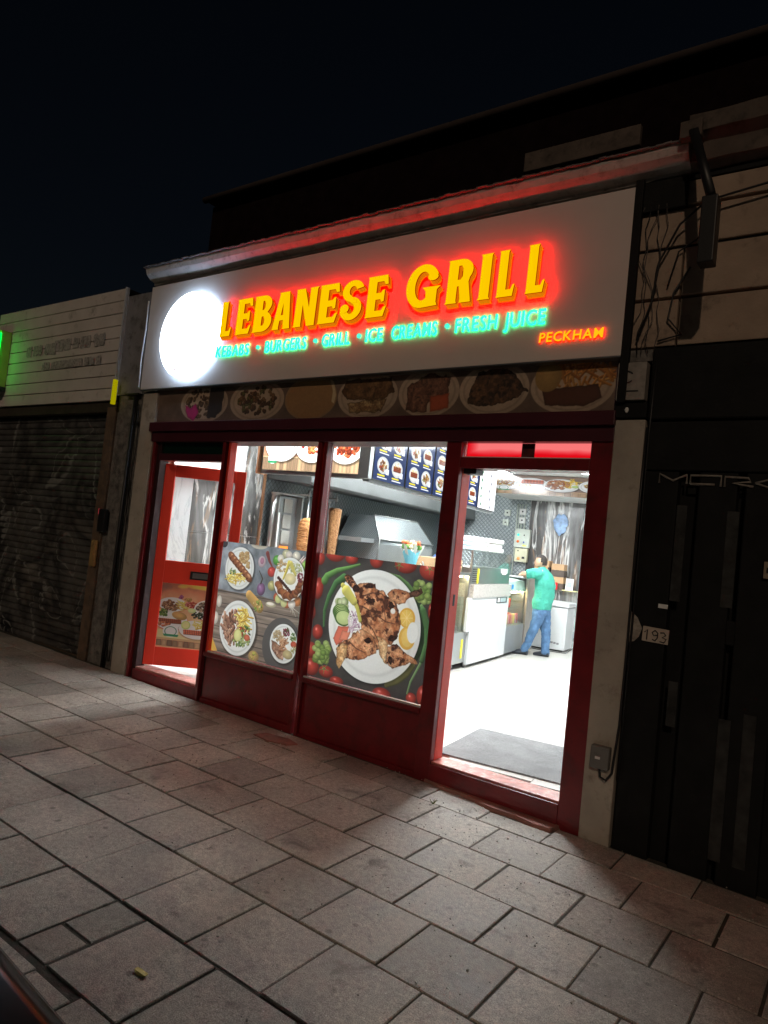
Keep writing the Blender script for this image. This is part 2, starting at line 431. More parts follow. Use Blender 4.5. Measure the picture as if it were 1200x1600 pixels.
# --- poster with the whole grilled chicken
def art_chicken():
    c = Cv(480, 430, (58, 54, 52), quad=[(97, 80), (1143, 206), (1017, 1451), (-11, 1177)]); c.mottle(.5, 60)
    T = (206, 52, 38)
    for x, y, a, b in ((100, 130, 40, 60), (235, 85, 88, 74), (378, 130, 56, 50), (600, 145, 60, 72), (860, 180, 100, 84), (1085, 240, 105, 90), (85, 400, 42, 100), (38, 620, 24, 60), (80, 790, 45, 66), (20, 950, 52, 72), (30, 1100, 62, 78), (155, 1145, 62, 54), (250, 1230, 60, 40), (645, 1350, 82, 60), (905, 1388, 46, 52), (1010, 1365, 55, 95), (1085, 605, 28, 75)):
        c.ell(x, y, a, b, T, .55, hl=.35)
    for x, y in ((800, 190), (1075, 225), (140, 1120)):
        for k in range(5): c.line([(x, y), (x + 45 * math.cos(k * 1.25 + .4), y + 50 * math.sin(k * 1.25 + .4))], 9, 3, (96, 130, 60))
    G = (70, 120, 52)
    c.line([(140, 330), (160, 290), (250, 240), (350, 215), (450, 185)], 60, 14, (86, 140, 60), .5)
    c.line([(310, 300), (240, 350), (180, 470), (140, 600), (135, 740)], 54, 18, (62, 112, 56), .5)
    c.line([(700, 262), (800, 300), (870, 370), (920, 450)], 12, 62, (84, 130, 62), .5)
    c.line([(930, 480), (980, 640), (1000, 800), (985, 950), (930, 1060)], 70, 40, (48, 78, 44), .5)
    c.line([(1000, 560), (1050, 700), (1070, 850), (1030, 1000), (960, 1130), (900, 1240), (870, 1345)], 30, 14, (110, 150, 86), .4)
    c.line([(1010, 600), (1050, 760), (1045, 900), (1000, 1050)], 56, 40, (70, 116, 60), .5)
    c.line([(690, 1265), (780, 1235), (860, 1170), (910, 1090)], 40, 60, (128, 122, 56), .5)
    for x, y, r in ((1010, 430, 92), (120, 985, 88)):
        for _ in range(34):
            a = random.random() * 6.28; q = random.random() ** .6 * r
            c.ell(x + math.cos(a) * q * .8, y + math.sin(a) * q * 1.2, r * .3, r * .32, random.choice(((150, 180, 74), (170, 196, 96), (120, 156, 60))), .45)
    c.ell(575, 752, 412, 520, (20, 18, 18), soft=10, al=.6)
    c.ell(565, 740, 405, 512, (236, 234, 230), .08, rim=.08)
    # salad side
    for k in range(26): c.ell(random.uniform(255, 330), random.uniform(500, 600), 26, 30, random.choice(((190, 205, 120), (150, 180, 90), (214, 220, 160))), .4)
    for k in range(5):
        c.ell(285 + k * 5, 640 + k * 14 - 28, 74, 72, (70, 110, 40), .2); c.ell(287 + k * 5, 637 + k * 14 - 28, 64, 62, (196, 214, 126), .15)
    c.poly([(218, 850), (262, 740), (362, 745), (360, 830), (245, 914)], (224, 92, 64), 2, .3, wob=5); c.poly([(270, 860), (300, 780), (370, 790), (340, 880)], (236, 120, 86), 2, .35, wob=5)
    c.ell(870, 668, 72, 92, (246, 170, 40), .1); c.ell(868, 668, 56, 76, (252, 196, 70), .1)
    for k in range(8): c.line([(868, 668), (868 + 54 * math.cos(k * .785), 668 + 74 * math.sin(k * .785))], 4, 3, (250, 214, 130), 0)
    c.ell(868, 850, 72, 104, (246, 176, 50), .1); c.ell(872, 845, 52, 84, (252, 200, 84), .1); c.ell(918, 800, 48, 96, (234, 232, 228), 0)
    # the bird
    ch = ((226, 150, 96), (172, 88, 46), (70, 32, 22))
    c.meat([(315, 290), (345, 268), (385, 300), (430, 370), (450, 420), (420, 440), (380, 400), (330, 340)], ch, 12, 6, .62)
    c.meat([(430, 360), (500, 350), (585, 358), (600, 400), (660, 420), (700, 470), (760, 500), (800, 600), (812, 720), (790, 830), (740, 900), (650, 930), (600, 960), (540, 900), (470, 760), (440, 640), (410, 480), (400, 420)], ch, 22, 10, .5)
    c.meat([(690, 450), (740, 408), (800, 402), (885, 436), (960, 420), (1000, 398), (1012, 440), (970, 470), (890, 482), (850, 530), (790, 548), (720, 500)], ch, 18, 7, .42)
    c.meat([(890, 436), (1000, 398), (1014, 440), (960, 474), (895, 480)], ((120, 70, 50), (80, 44, 34), (44, 24, 22)), 10, 5, .5)
    c.meat([(400, 800), (470, 760), (560, 820), (610, 920), (600, 980), (540, 1010), (450, 1045), (340, 1030), (260, 1010), (248, 940), (270, 890), (360, 850)], ch, 18, 9, .42)
    c.meat([(250, 930), (300, 890), (345, 905), (335, 1010), (300, 1080), (272, 1125), (246, 1080)], ((232, 176, 110), (200, 134, 70), (120, 70, 40)), 14, 6, .35)
    c.meat([(605, 830), (660, 850), (700, 890), (700, 960), (680, 1020), (700, 1090), (660, 1060), (625, 990)], ((236, 190, 130), (206, 140, 84), (110, 60, 40)), 14, 6, .38)
    c.meat([(700, 920), (780, 900), (850, 980), (900, 1010), (950, 1040), (966, 1085), (900, 1070), (850, 1090), (740, 1122), (680, 1060)], ch, 16, 8, .46)
    for p in (([(480, 470), (560, 440), (650, 450), (680, 500)]), ([(470, 560), (540, 600), (560, 680)]), ([(690, 500), (670, 600), (680, 700)]), ([(760, 520), (790, 620), (780, 740)]), ([(500, 700), (560, 760), (620, 880)]), ([(600, 640), (680, 700), (760, 720)]), ([(360, 880), (420, 940), (500, 980)])):
        c.line(p, 10, 4, (84, 44, 32), .2, 3.)
    for x, y, a, b in ((545, 510, 50, 22), (415, 400, 34, 40), (730, 560, 30, 40), (740, 850, 40, 44), (530, 380, 60, 22), (520, 870, 40, 30), (720, 1040, 20, 50)):
        c.meat([(x + a * math.cos(k * .7) * random.uniform(.6, 1.1), y + b * math.sin(k * .7) * random.uniform(.6, 1.1)) for k in range(9)], ((70, 36, 28), (50, 26, 22), (28, 14, 14)), 8, 6, .5)
    c.ell(745, 605, 22, 26, (232, 226, 220), .1)
    for _ in range(40): c.line([(random.uniform(345, 460), random.uniform(600, 800)), (random.uniform(345, 460), random.uniform(600, 800))], 9, 4, random.choice(((226, 206, 214), (190, 150, 176), (236, 226, 222), (150, 100, 130))), .3)
    c.line([(300, 372), (335, 420), (390, 490), (430, 580), (455, 690)], 36, 28, (204, 190, 66), .4); c.line([(330, 420), (400, 520)], 76, 54, (214, 200, 78), .4)
    c.mottle(.06, 3)
    return c.a
# --- poster with four plates on slate and planks
def art_plates():
    c = Cv(470, 430, (120, 128, 138), quad=[(167, 47), (1087, 133), (940, 1400), (20, 1167)])
    c.mottle(.7, 40); hh = int(.45 * c.h)
    wood = np.ones((c.h, c.w, 3)) * np.array((122, 104, 92)) / 255. * (.55 + .9 * vnoise(c.h, c.w, 60, 5, .35, 6, 3))[..., None]
    for r in range(hh, c.h, 46): wood[r:r + 2] *= .35
    yy = np.arange(c.h)[:, None] - hh + 10 * vnoise(c.h, c.w, 90, 2, seed=4); k = np.clip(yy / 2, 0, 1)[..., None]
    xx = np.linspace(0, 1, c.w)[None, :, None]; c.a = c.a * (1 - k) * (1.08 - .35 * xx) + wood * k
    W = (228, 228, 226)
    c.ell(545, 75, 90, 45, (200, 190, 170), .1); c.ell(545, 60, 80, 40, (170, 160, 140))
    c.ell(770, 1120, 210, 300, (84, 80, 78), .12); 
    c.plate(330, 320, 150, 216, W)
    for _ in range(60): c.ell(random.uniform(330, 430), random.uniform(160, 310), 14, 16, random.choice(((206, 160, 96), (222, 180, 120), (190, 140, 80))), .3)
    for k in range(7):
        x, y = 255 + k * 28, 205 + k * 34; c.ell(x, y, 48, 42, (166, 88, 50), .5, .6, hl=.15); c.ell(x + 8, y - 12, 22, 14, (226, 150, 100), .3, .6); c.ell(x - 14, y + 12, 12, 8, (96, 44, 26), .2)
    c.fries(290, 420, 95, 55, 46); c.bits(255, 350, 40, 26, 16, GN, .3)
    for k in range(11):
        a = k * .57; c.ell(860 + 195 * math.cos(a), 420 + 255 * math.sin(a), 44, 52, ((210, 60, 40), (230, 110, 60), (220, 60, 50), (232, 222, 200), (196, 30, 40), (226, 90, 50), (90, 180, 60), (150, 200, 70), (240, 130, 60), (200, 190, 110), (214, 204, 150))[(k * 4) % 11], .45, hl=.2)
    c.ell(860, 170, 36, 36, (226, 210, 196), .3); c.ell(770, 210, 34, 40, (236, 224, 210), .3); c.ell(740, 630, 34, 44, (200, 206, 120), .2); c.ell(800, 670, 34, 44, (206, 206, 130), .2); c.ell(885, 680, 40, 48, (236, 226, 216), .3)
    for k in range(5): c.line([(885, 715), (870 + 30 * k, 770 + 22 * (k % 3))], 8, 2, (190, 180, 164))
    c.line([(990, 250), (1045, 190)], 26, 6, (226, 170, 170)); c.line([(975, 240), (1020, 180)], 22, 6, (214, 190, 180))
    c.plate(858, 422, 168, 224, W)
    c.bits(930, 310, 70, 50, 60, ((206, 214, 130), (176, 196, 90), (226, 224, 180)), .2)
    c.bits(780, 290, 50, 60, 40, ((226, 176, 110), (240, 200, 130)), .2)
    c.line([(860, 250), (830, 340), (795, 420)], 34, 16, (214, 190, 60)); c.line([(880, 260), (905, 330), (930, 380)], 40, 20, (206, 190, 80)); c.ell(870, 420, 62, 60, (236, 216, 150), .25)
    for k in range(16):
        a = 2.9 - k * .18; c.ell(860 + 120 * math.cos(a), 440 + 155 * math.sin(a), 40, 36, random.choice(((176, 92, 48), (196, 116, 62), (150, 72, 40))), .5, k, hl=.12)
    for k in range(9): c.ell(745 + k * 16, 410 + k * 18, 15, 17, (70, 34, 30), .3)
    c.bits(980, 405, 30, 44, 22, ((120, 30, 50), (160, 50, 70)), .3)
    c.ell(570, 248, 40, 58, (214, 180, 190), .35); c.ell(572, 240, 20, 34, (180, 110, 140), .2)
    c.ell(556, 530, 44, 66, (150, 96, 150), .5, hl=.15); c.line([(556, 470), (575, 420), (540, 340)], 14, 6, (70, 60, 50))
    c.line([(630, 160), (650, 240), (680, 300)], 36, 10, (120, 50, 46))
    c.line([(430, 590), (480, 650), (540, 720)], 66, 80, (206, 150, 70), .4); c.bits(520, 690, 45, 60, 22, ((226, 180, 70), (240, 200, 110), (150, 180, 60)), .3)
    c.ell(660, 690, 56, 30, (206, 190, 150), .3); c.ell(655, 680, 40, 16, (236, 224, 210), .1)
    c.ell(115, 660, 26, 60, (224, 214, 196), .3); c.ell(72, 830, 30, 64, (232, 226, 210), .3); c.ell(180, 70, 32, 40, (70, 66, 70), .3)
    c.poly([(30, 1010), (85, 1170), (20, 1170)], (226, 166, 50))
    c.plate(302, 935, 192, 286, W)
    for k in range(70):
        x, y = random.uniform(150, 320), random.uniform(790, 1080)
        if (x - 235) ** 2 / 90 ** 2 + (y - 930) ** 2 / 165 ** 2 > 1: continue
        b = random.uniform(.6, 2.2); c.line([(x - 40 * math.cos(b), y - 40 * math.sin(b)), (x + 40 * math.cos(b), y + 40 * math.sin(b))], 24, 18, random.choice(((150, 96, 72), (176, 120, 92), (120, 72, 54), (190, 136, 106))), .5)
    c.fries(375, 850, 70, 115, 60, wd=1.1); c.bits(345, 1070, 85, 60, 60, GN + ((206, 214, 120),), .18); c.bits(380, 970, 60, 60, 24, GN + RD, .22)
    c.ell(305, 1010, 42, 66, (196, 196, 90), .1); c.ell(305, 1010, 34, 56, (222, 220, 130), .1); c.ell(402, 1035, 32, 34, (226, 96, 60), .3)
    c.plate(793, 1095, 148, 208, W)
    c.bits(745, 1010, 60, 60, 70, ((222, 186, 130), (206, 166, 110), (236, 206, 160)), .16)
    c.meat([(665, 1060), (720, 1080), (800, 1160), (790, 1270), (720, 1240), (670, 1150)], ((190, 140, 110), (140, 90, 66), (90, 50, 40)), 14, 6, .4)
    for _ in range(30): c.line([(random.uniform(740, 850), random.uniform(1030, 1180)), (random.uniform(740, 850), random.uniform(1030, 1180))], 10, 6, random.choice(BR), .4)
    c.bits(830, 975, 36, 40, 30, ((120, 20, 50), (160, 40, 70), (90, 90, 40)), .25); c.bits(900, 1030, 34, 44, 26, GN, .25); c.ell(905, 1105, 34, 34, (222, 76, 46), .3)
    c.ell(838, 1212, 54, 48, (206, 180, 116), .35); c.bits(905, 1160, 40, 30, 14, ((206, 196, 120), (180, 170, 90)), .3)
    c.ell(470, 1230, 56, 62, (206, 160, 90), .4); c.bits(470, 1225, 30, 36, 14, ((200, 210, 70), (230, 200, 80)), .35)
    c.mottle(.06, 3)
    return c.a
# --- poster on the left door
def art_door():
    c = Cv(300, 400, (226, 130, 90), quad=[(195, 145), (1040, 180), (905, 1320), (55, 1340)])
    c.mottle(.35, 60)
    g = np.linspace(0, 1, c.h)[:, None, None]; c.a *= .72 + .5 * np.clip(g * 3, 0, 1)
    for k in range(28): x = random.uniform(420, 1000); c.ell(x, random.uniform(165, 225), 60, 26, (255, 190, 70), soft=9, al=.55)
    c.ell(230, 220, 90, 60, (120, 80, 80), soft=25, al=.6)
    c.poly([(95, 1010), (950, 1010), (930, 1160), (75, 1160)], (222, 196, 140)); c.poly([(75, 1160), (930, 1160), (925, 1195), (70, 1195)], (190, 160, 110))
    for k in range(11): c.poly([(75 + k * 78, 1200), (148 + k * 78, 1200), (140 + k * 78, 1310), (62 + k * 78, 1310)], ((150, 120, 90), (186, 150, 110), (130, 100, 80))[k % 3], 2, .4)
    for x, y, rx, ry in ((330, 540, 200, 130), (820, 600, 190, 180), (300, 840, 230, 170), (660, 970, 250, 170)):
        c.ell(x, y + 12, rx * 1.03, ry * 1.05, (90, 60, 50), soft=8, al=.5)
        c.ell(x, y, rx, ry, (232, 240, 240), .1, rim=.12)
        if x == 330: c.bits(300, 560, 120, 90, 110, BR, .2); c.fries(470, 560, 70, 90, 40); c.bits(590, 520, 70, 60, 30, RD + ((240, 120, 110),), .3); c.bits(450, 395, 32, 32, 14, ((176, 50, 120), (190, 80, 140)), .4); c.bits(560, 440, 50, 34, 16, ((220, 170, 80), (200, 140, 60)), .4)
        if x == 820: c.bits(790, 560, 130, 90, 130, ((176, 140, 110), (206, 176, 140), (110, 80, 60), (90, 66, 50)), .18); c.bits(680, 710, 90, 60, 60, ((50, 66, 46), (80, 96, 60), (40, 50, 40)), .2); c.ell(850, 700, 70, 56, (236, 90, 60), .3, hl=.2); c.ell(800, 745, 56, 40, (240, 110, 80), .3)
        if x == 300: c.ell(420, 740, 110, 70, (226, 170, 90), .35, .3); c.bits(190, 700, 60, 60, 26, GN, .3); kebab_row(c, 280, 850, 150, 44); c.bits(190, 910, 90, 40, 30, ((240, 150, 90), (230, 110, 70)), .4)
    c.fries(740, 880, 120, 80, 70, wd=.9); c.ell(505, 900, 64, 76, (196, 216, 110), .15); c.ell(505, 900, 50, 60, (216, 230, 140), .1); c.ell(600, 630, 56, 44, (206, 226, 150), .2); c.ell(890, 820, 50, 46, (200, 220, 120), .2)
    kebab_row(c, 660, 1025, 180, 46, (196, 90, 60))
    c.badge(285, 1035, 112); c.mottle(.05, 3)
    return c.a
# --- long strip of plates over the windows, sun-faded
def art_strip():
    c = Cv(1500, 112, (116, 96, 84)); c.mottle(.4, 50)
    def X(x): return (x + 5.95) / 4.55 * 1500
    W = (204, 178, 154)
    for i, (a, b) in enumerate(((-5.56, -4.9), (-4.87, -4.2), (-4.19, -3.62), (-3.61, -3.03), (-3.02, -2.5), (-2.5, -1.97), (-1.96, -1.4))):
        cx = (X(a) + X(b)) / 2; rx = (X(b) - X(a)) / 2; c.ell(cx, 56, rx, 62, W if i != 2 else (176, 140, 104), .1, rim=.15)
        if i == 0: c.bits(cx - 20, 56, rx * .6, 44, 90, ((120, 96, 76), (150, 120, 90), (96, 74, 60)), .14); c.poly([(cx - 90, 60), (cx - 60, 70), (cx - 40, 56), (cx - 20, 84), (cx - 40, 110), (cx - 70, 100)], (206, 60, 130), 2, .2, wob=6); c.poly([(cx + 24, 6), (cx + 90, 10), (cx + 84, 80), (cx + 60, 104), (cx + 20, 104)], (58, 52, 52), 2, wob=8)
        if i == 1: c.bits(cx, 54, rx * .7, 42, 120, ((126, 90, 66), (150, 110, 76), (96, 70, 54), (120, 120, 70)), .14)
        if i == 2: c.ell(cx, 56, rx * .94, 56, (166, 126, 86)); c.poly([(cx + 62, 2), (cx + 78, 14), (cx + 90, 50), (cx + 86, 74), (cx + 76, 68), (cx + 78, 40)], (214, 190, 150), 1)
        if i == 3: c.meat([(cx - 70, 12), (cx + 70, 12), (cx + 84, 50), (cx + 50, 70), (cx - 60, 66), (cx - 84, 44)], ((140, 104, 70), (104, 74, 50), (74, 54, 40)), 12, 10, .4); c.meat([(cx - 60, 74), (cx + 66, 66), (cx + 50, 100), (cx - 50, 100)], ((196, 166, 120), (130, 96, 66), (90, 64, 46)), 10, 10, .3)
        if i == 4: c.meat([(cx - 60, 40), (cx, 8), (cx + 60, 20), (cx + 56, 60), (cx, 80), (cx + 0, 106), (cx - 60, 100)], ((150, 106, 84), (110, 74, 60), (76, 54, 46)), 9, 12, .4); c.poly([(cx + 6, 66), (cx + 58, 60), (cx + 60, 96), (cx + 10, 104)], (190, 92, 60), 3, .3, wob=5)
        if i == 5: c.meat([(cx - 60, 60), (cx - 40, 14), (cx + 10, 6), (cx + 40, 14), (cx + 84, 60), (cx + 50, 84), (cx - 20, 98), (cx - 60, 88)], ((120, 86, 60), (84, 60, 46), (50, 38, 34)), 12, 14, .5)
        if i == 6: c.fries(cx + 20, 34, 70, 34, 60, ((196, 130, 60), (170, 106, 50), (210, 150, 80)), 1.2); c.poly([(cx - 66, 62), (cx + 56, 56), (cx + 66, 84), (cx + 30, 102), (cx - 56, 98)], (96, 58, 44), 2, .4, wob=4); c.ell(cx - 54, 34, 30, 34, (190, 150, 90), .2)
    c.mottle(.12, 5)
    return c.a
def art_board(wd, h, kind):
    """photo lightboxes inside: plates on planks"""
    c = Cv(wd, h, (190, 140, 110)); c.mottle(.3, 40)
    n = 11 if kind else 12; top = int(h * .76)
    c.poly([(0, top), (wd, top), (wd, h), (0, h)], (196, 168, 130))
    for k in range(26): c.poly([(k * wd / 26, top + 6), ((k + .93) * wd / 26, top + 6), ((k + .93) * wd / 26, h), (k * wd / 26, h)], random.choice(((176, 146, 116), (196, 166, 130), (150, 124, 100))), 1, .3)
    return c
def art_front():
    c = art_board(560, 280, 0)
    for x in (110, 290, 480):
        c.plate(x, 145, 104, 92, (250, 250, 250))
        if x == 110: kebab_row(c, x, 130, 66, 24, (206, 96, 60)); c.fries(x, 80, 60, 30, 30)
        elif x == 290: c.bits(x, 140, 66, 50, 60, ((226, 120, 70), (240, 180, 110), (200, 90, 50)) + RD, .2)
        else: c.bits(x, 140, 76, 60, 120, ((206, 80, 50), (226, 110, 70), (240, 150, 100), (150, 60, 40)), .16); c.fries(x + 20, 110, 40, 30, 16)
    c.badge(60, 222, 28); return np.clip(c.a * 1.15, 0, 1)
def art_back():
    c = art_board(900, 200, 1)
    c.a[:150] *= np.array((.7, .8, .9))
    for i, x in enumerate((60, 190, 330, 490, 640, 790)):
        c.plate(x, 90, 82, 66, (240, 244, 244))
        if i % 3 == 0: c.bits(x, 84, 56, 40, 90, ((216, 160, 60), (190, 120, 50), (150, 90, 40), (230, 190, 90)), .16)
        elif i % 3 == 1: kebab_row(c, x + 6, 66, 46, 22, (196, 86, 44)); c.bits(x - 14, 116, 50, 20, 50, ((240, 210, 90), (230, 190, 70)), .2)
        else: c.bits(x - 14, 84, 56, 44, 100, ((206, 130, 80), (176, 96, 56), (226, 160, 110)), .17); c.fries(x + 46, 70, 26, 44, 18, L=1.8); c.ell(x + 66, 96, 18, 13, (190, 220, 130), .2)
    c.badge(60, 138, 30); return c.a
def art_menu(k):
    c = Cv(200, 240, (44, 60, 104)); c.mottle(.25, 60)
    if k == 4:
        c = Cv(200, 240, (246, 248, 250))
        for y in range(20, 236, 34):
            c.ell(28, y, 7, 8, (60, 130, 90), .2); c.ell(120 + (y % 3) * 10, y + 4, 6, 7, (90, 90, 110), .2)
            for q in range(3): c.poly([(44, y - 6 + q * 7), (44 + random.uniform(30, 60), y - 6 + q * 7), (90, y - 4 + q * 7), (44, y - 4 + q * 7)], (170, 176, 190))
        return c.a
    for i in range(2):
        for j in range(3):
            x, y = 54 + i * 92, 40 + j * 76
            c.ell(x, y, 36, 27, (240, 240, 240), .1, rim=.2)
            (c.bits(x, y, 22, 15, 24, BR, .3), c.fries(x + 8, y - 5, 16, 10, 8), c.bits(x - 10, y + 6, 12, 8, 6, GN + RD, .4)) if (i + j + k) % 3 else (kebab_row(c, x, y, 22, 9), c.fries(x, y - 12, 20, 8, 12))
            c.poly([(x - 30, y + 29), (x + 16, y + 29), (x + 16, y + 34), (x - 30, y + 34)], (250, 230, 60)); c.poly([(x - 30, y + 37), (x + 30, y + 37), (x + 30, y + 41), (x - 30, y + 41)], (240, 240, 250))
            c.poly([(x + 20, y + 8), (x + 40, y + 8), (x + 40, y + 26), (x + 20, y + 26)], (236, 240, 250))
    return c.a

# ------------------------------------------------------------------ materials
RED_DARK = mat('dark_red_paint', (.19, .012, .016), .34, var=.2, vs=5, bs=22, bstr=.16, dirt=.3, dcol=(.075, .018, .016), spec=.6)
RED = mat('bright_red_paint_and_lit_reveal', (.74, .045, .022), .35, var=.06, vs=4, bs=40, bstr=.06)  # door's own red; on reveals and post insides it paints in room light
MAROON = mat('maroon_shutter_box', (.07, .012, .02), .4, var=.15, vs=4, bs=40)
RENDER_PALE = mat('pale_painted_render', (.42, .37, .31), .75, var=.14, vs=5, bs=70, bstr=.35, dirt=.18, dcol=(.16, .13, .1))
RENDER_DIRTY = mat('grimy_flaking_render', (.2, .185, .17), .85, var=.3, vs=7, bs=50, bstr=.6, dirt=.6, dcol=(.03, .028, .026))
BOARD = mat('sign_board_panel', (.72, .66, .62), .5, var=.04, vs=2, bs=20, bstr=.03)
CORNICE = mat('flaking_white_cornice', (.52, .49, .46), .7, var=.15, vs=8, bs=50, bstr=.5, dirt=.25, dcol=(.16, .13, .11))
PLANK = mat('pale_cladding_plank', (.62, .57, .54), .6, var=.1, vs=3, bs=30, bstr=.1, dirt=.12, dcol=(.2, .18, .15))
BLACKWOOD = mat('black_painted_wood', (.006, .006, .006), .7, var=.5, vs=6, bs=50, bstr=.4, dirt=.12, dcol=(.014, .014, .013), spec=.25)
RUST = mat('rusty_metal', (.13, .085, .055), .8, var=.4, vs=9, bs=60, bstr=.5, dirt=.4, dcol=(.06, .05, .05))
BLACK = mat('black_plastic', (.012, .012, .013), .45)
RUBBER = mat('black_rubber', (.02, .02, .02), .8)
STEEL = mat('brushed_steel', (.52, .53, .52), .3, 1.0, var=.06, vs=3, bs=120, bstr=.05)
STEEL_GREY = mat('satin_steel_sheet', (.36, .38, .385), .42, .6, var=.08, vs=2, bs=50, bstr=.06)
WHITE = mat('white_enamel', (.74, .76, .78), .35, var=.03, bs=20, bstr=.02)
WHITE_WALL = mat('white_wall_tile', (.74, .75, .75), .25, var=.06, vs=2.5, bs=20, bstr=.02)
CEIL = mat('white_ceiling', (.8, .8, .8), .8)
FLOOR_TILE = mat('cream_floor_tile', (.8, .78, .73), .22, var=.03, vs=3, bs=15, bstr=.01)
GROUT = mat('floor_grout', (.13, .08, .06), .8)
COPPER = mat('copper_trim', (.7, .36, .2), .35, .7)
CARD = mat('brown_cardboard', (.52, .33, .18), .8, var=.1)
CARD_DARK = mat('dark_printed_cardboard', (.1, .075, .06), .7, var=.2)
GRANITE = None
CONCRETE = mat('kerb_concrete', (.26, .24, .22), .85, var=.15, vs=6, bs=80, bstr=.5, dirt=.2)
ASPHALT = mat('asphalt', (.05, .05, .052), .85, var=.25, vs=12, bs=150, bstr=.6)
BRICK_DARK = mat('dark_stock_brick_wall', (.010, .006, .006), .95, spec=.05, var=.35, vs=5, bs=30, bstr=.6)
STONE = mat('weathered_stone', (.11, .085, .07), .85, var=.25, vs=6, bs=40, bstr=.6, dirt=.3)
PAPER = mat('white_paper', (.8, .8, .78), .7)
YELLOW = mat('yellow_plastic', (.85, .75, .02), .5)
GLASS = glass_mat('window_glass', (.98, .99, .985), .09)
CASE_GLASS = glass_mat('display_case_glass', (.94, .98, .96), .05)
DARK_GLASS = mat('dark_glass_green_reflection', (.004, .02, .012), .12, spec=.7)  # green reflection put into the glass colour
SKIN = mat('skin', (.56, .33, .22), .5, var=.06, vs=14)
HAIR = mat('dark_hair', (.025, .018, .014), .7, var=.3, vs=60, bs=200, bstr=.6)
SHIRT = mat('mint_green_cotton', (.05, .36, .27), .8, var=.08, vs=9, bs=26, bstr=.8, bdist=.02)
BLUE_SHIRT = mat('blue_cotton', (.06, .14, .36), .8, var=.1, vs=9, bs=26, bstr=.7, bdist=.02)
DENIM = mat('blue_denim', (.075, .16, .30), .85, var=.25, vs=12, bs=26, bstr=.8, bdist=.02)
SHOE = mat('dark_shoe', (.03, .035, .045), .6)

def quilted(k=40., nm='quilted_stainless'):
    t = NT(nm)
    v = t.mapping(t.objc(), (1, 1, 1), (0, 0, 0))
    sx = t.n('SeparateXYZ'); t.l(v, sx.inputs[0])
    def wave(sgn):
        a = t.n('Math', operation='MULTIPLY_ADD'); t.l(sx.outputs[2], a.inputs[0]); a.inputs[1].default_value = sgn
        b = t.n('Math', operation='ADD'); t.l(sx.outputs[0], b.inputs[0]); t.l(sx.outputs[1], b.inputs[1]); t.l(b.outputs[0], a.inputs[2])
        m = t.n('Math', operation='MULTIPLY'); t.l(a.outputs[0], m.inputs[0]); m.inputs[1].default_value = k
        s_ = t.n('Math', operation='SINE'); t.l(m.outputs[0], s_.inputs[0]); q = t.n('Math', operation='ABSOLUTE'); t.l(s_.outputs[0], q.inputs[0]); return q.outputs[0]
    mn = t.n('Math', operation='MINIMUM'); t.l(wave(1.), mn.inputs[0]); t.l(wave(-1.), mn.inputs[1])
    h = t.ramp(mn.outputs[0], [(0, (0, 0, 0)), (.6, (1, 1, 1))])
    c = t.ramp(mn.outputs[0], [(0, (.12, .14, .15)), (.4, (.38, .42, .43))])
    t.bsdf(c, .3, .75, h, .9, .008); return t.m
QUILT = quilted(); QUILT_FINE = quilted(95., 'fine_quilted_stainless')

def marble(name, base=(.17, .165, .16), scale=1.0, warm=.5):
    t = NT(name); v = t.mapping(t.objc(), (1.0 * scale, 1.0 * scale, .22 * scale))
    n0 = t.noise(2.0, 6, .6, v, 1.0)
    veins = t.noise(2.6, 7, .6, v, 1.4)
    c = t.ramp(n0, [(.3, (.035, .035, .037)), (.46, tuple(x * .6 for x in base)), (.56, (.2, .2, .2)), (.7, (.6, .6, .59))])
    f = t.ramp(veins, [(.45, (0, 0, 0)), (.49, (.85, .85, .85)), (.5, (.9, .9, .9)), (.53, (0, 0, 0))])
    c = t.mix(f, c, (.78, .78, .76))
    n3 = t.noise(1.9, 6, .6, t.mapping(t.objc(), (2.2 * scale, 2.2 * scale, .5 * scale), loc=(7, 3, 2)), 1.8)
    f3 = t.ramp(n3, [(.58, (0, 0, 0)), (.66, (warm,) * 3), (.7, (0, 0, 0))])
    c = t.mix(f3, c, (.42, .24, .13))
    t.bsdf(c, .18, 0, None); return t.m
MARBLE = marble('dark_veined_marble')
MARBLE_PALE = None
def pale_marble():
    t = NT('pale_grey_marble'); v = t.mapping(t.objc(), (1.2, 1.2, .9))
    n = t.noise(1.1, 8, .6, v, 1.2)
    c = t.ramp(n, [(.3, (.60, .62, .63)), (.47, (.55, .57, .58)), (.49, (.42, .44, .46)), (.51, (.56, .58, .58)), (.8, (.62, .64, .65))])
    t.bsdf(c, .2); return t.m
MARBLE_PALE = pale_marble()
def granite():
    t = NT('speckled_granite'); n = t.noise(90, 3, .7)
    t.bsdf(t.ramp(n, [(.35, (.22, .2, .19)), (.5, (.5, .46, .43)), (.65, (.66, .62, .58))]), .3); return t.m
GRANITE = granite()
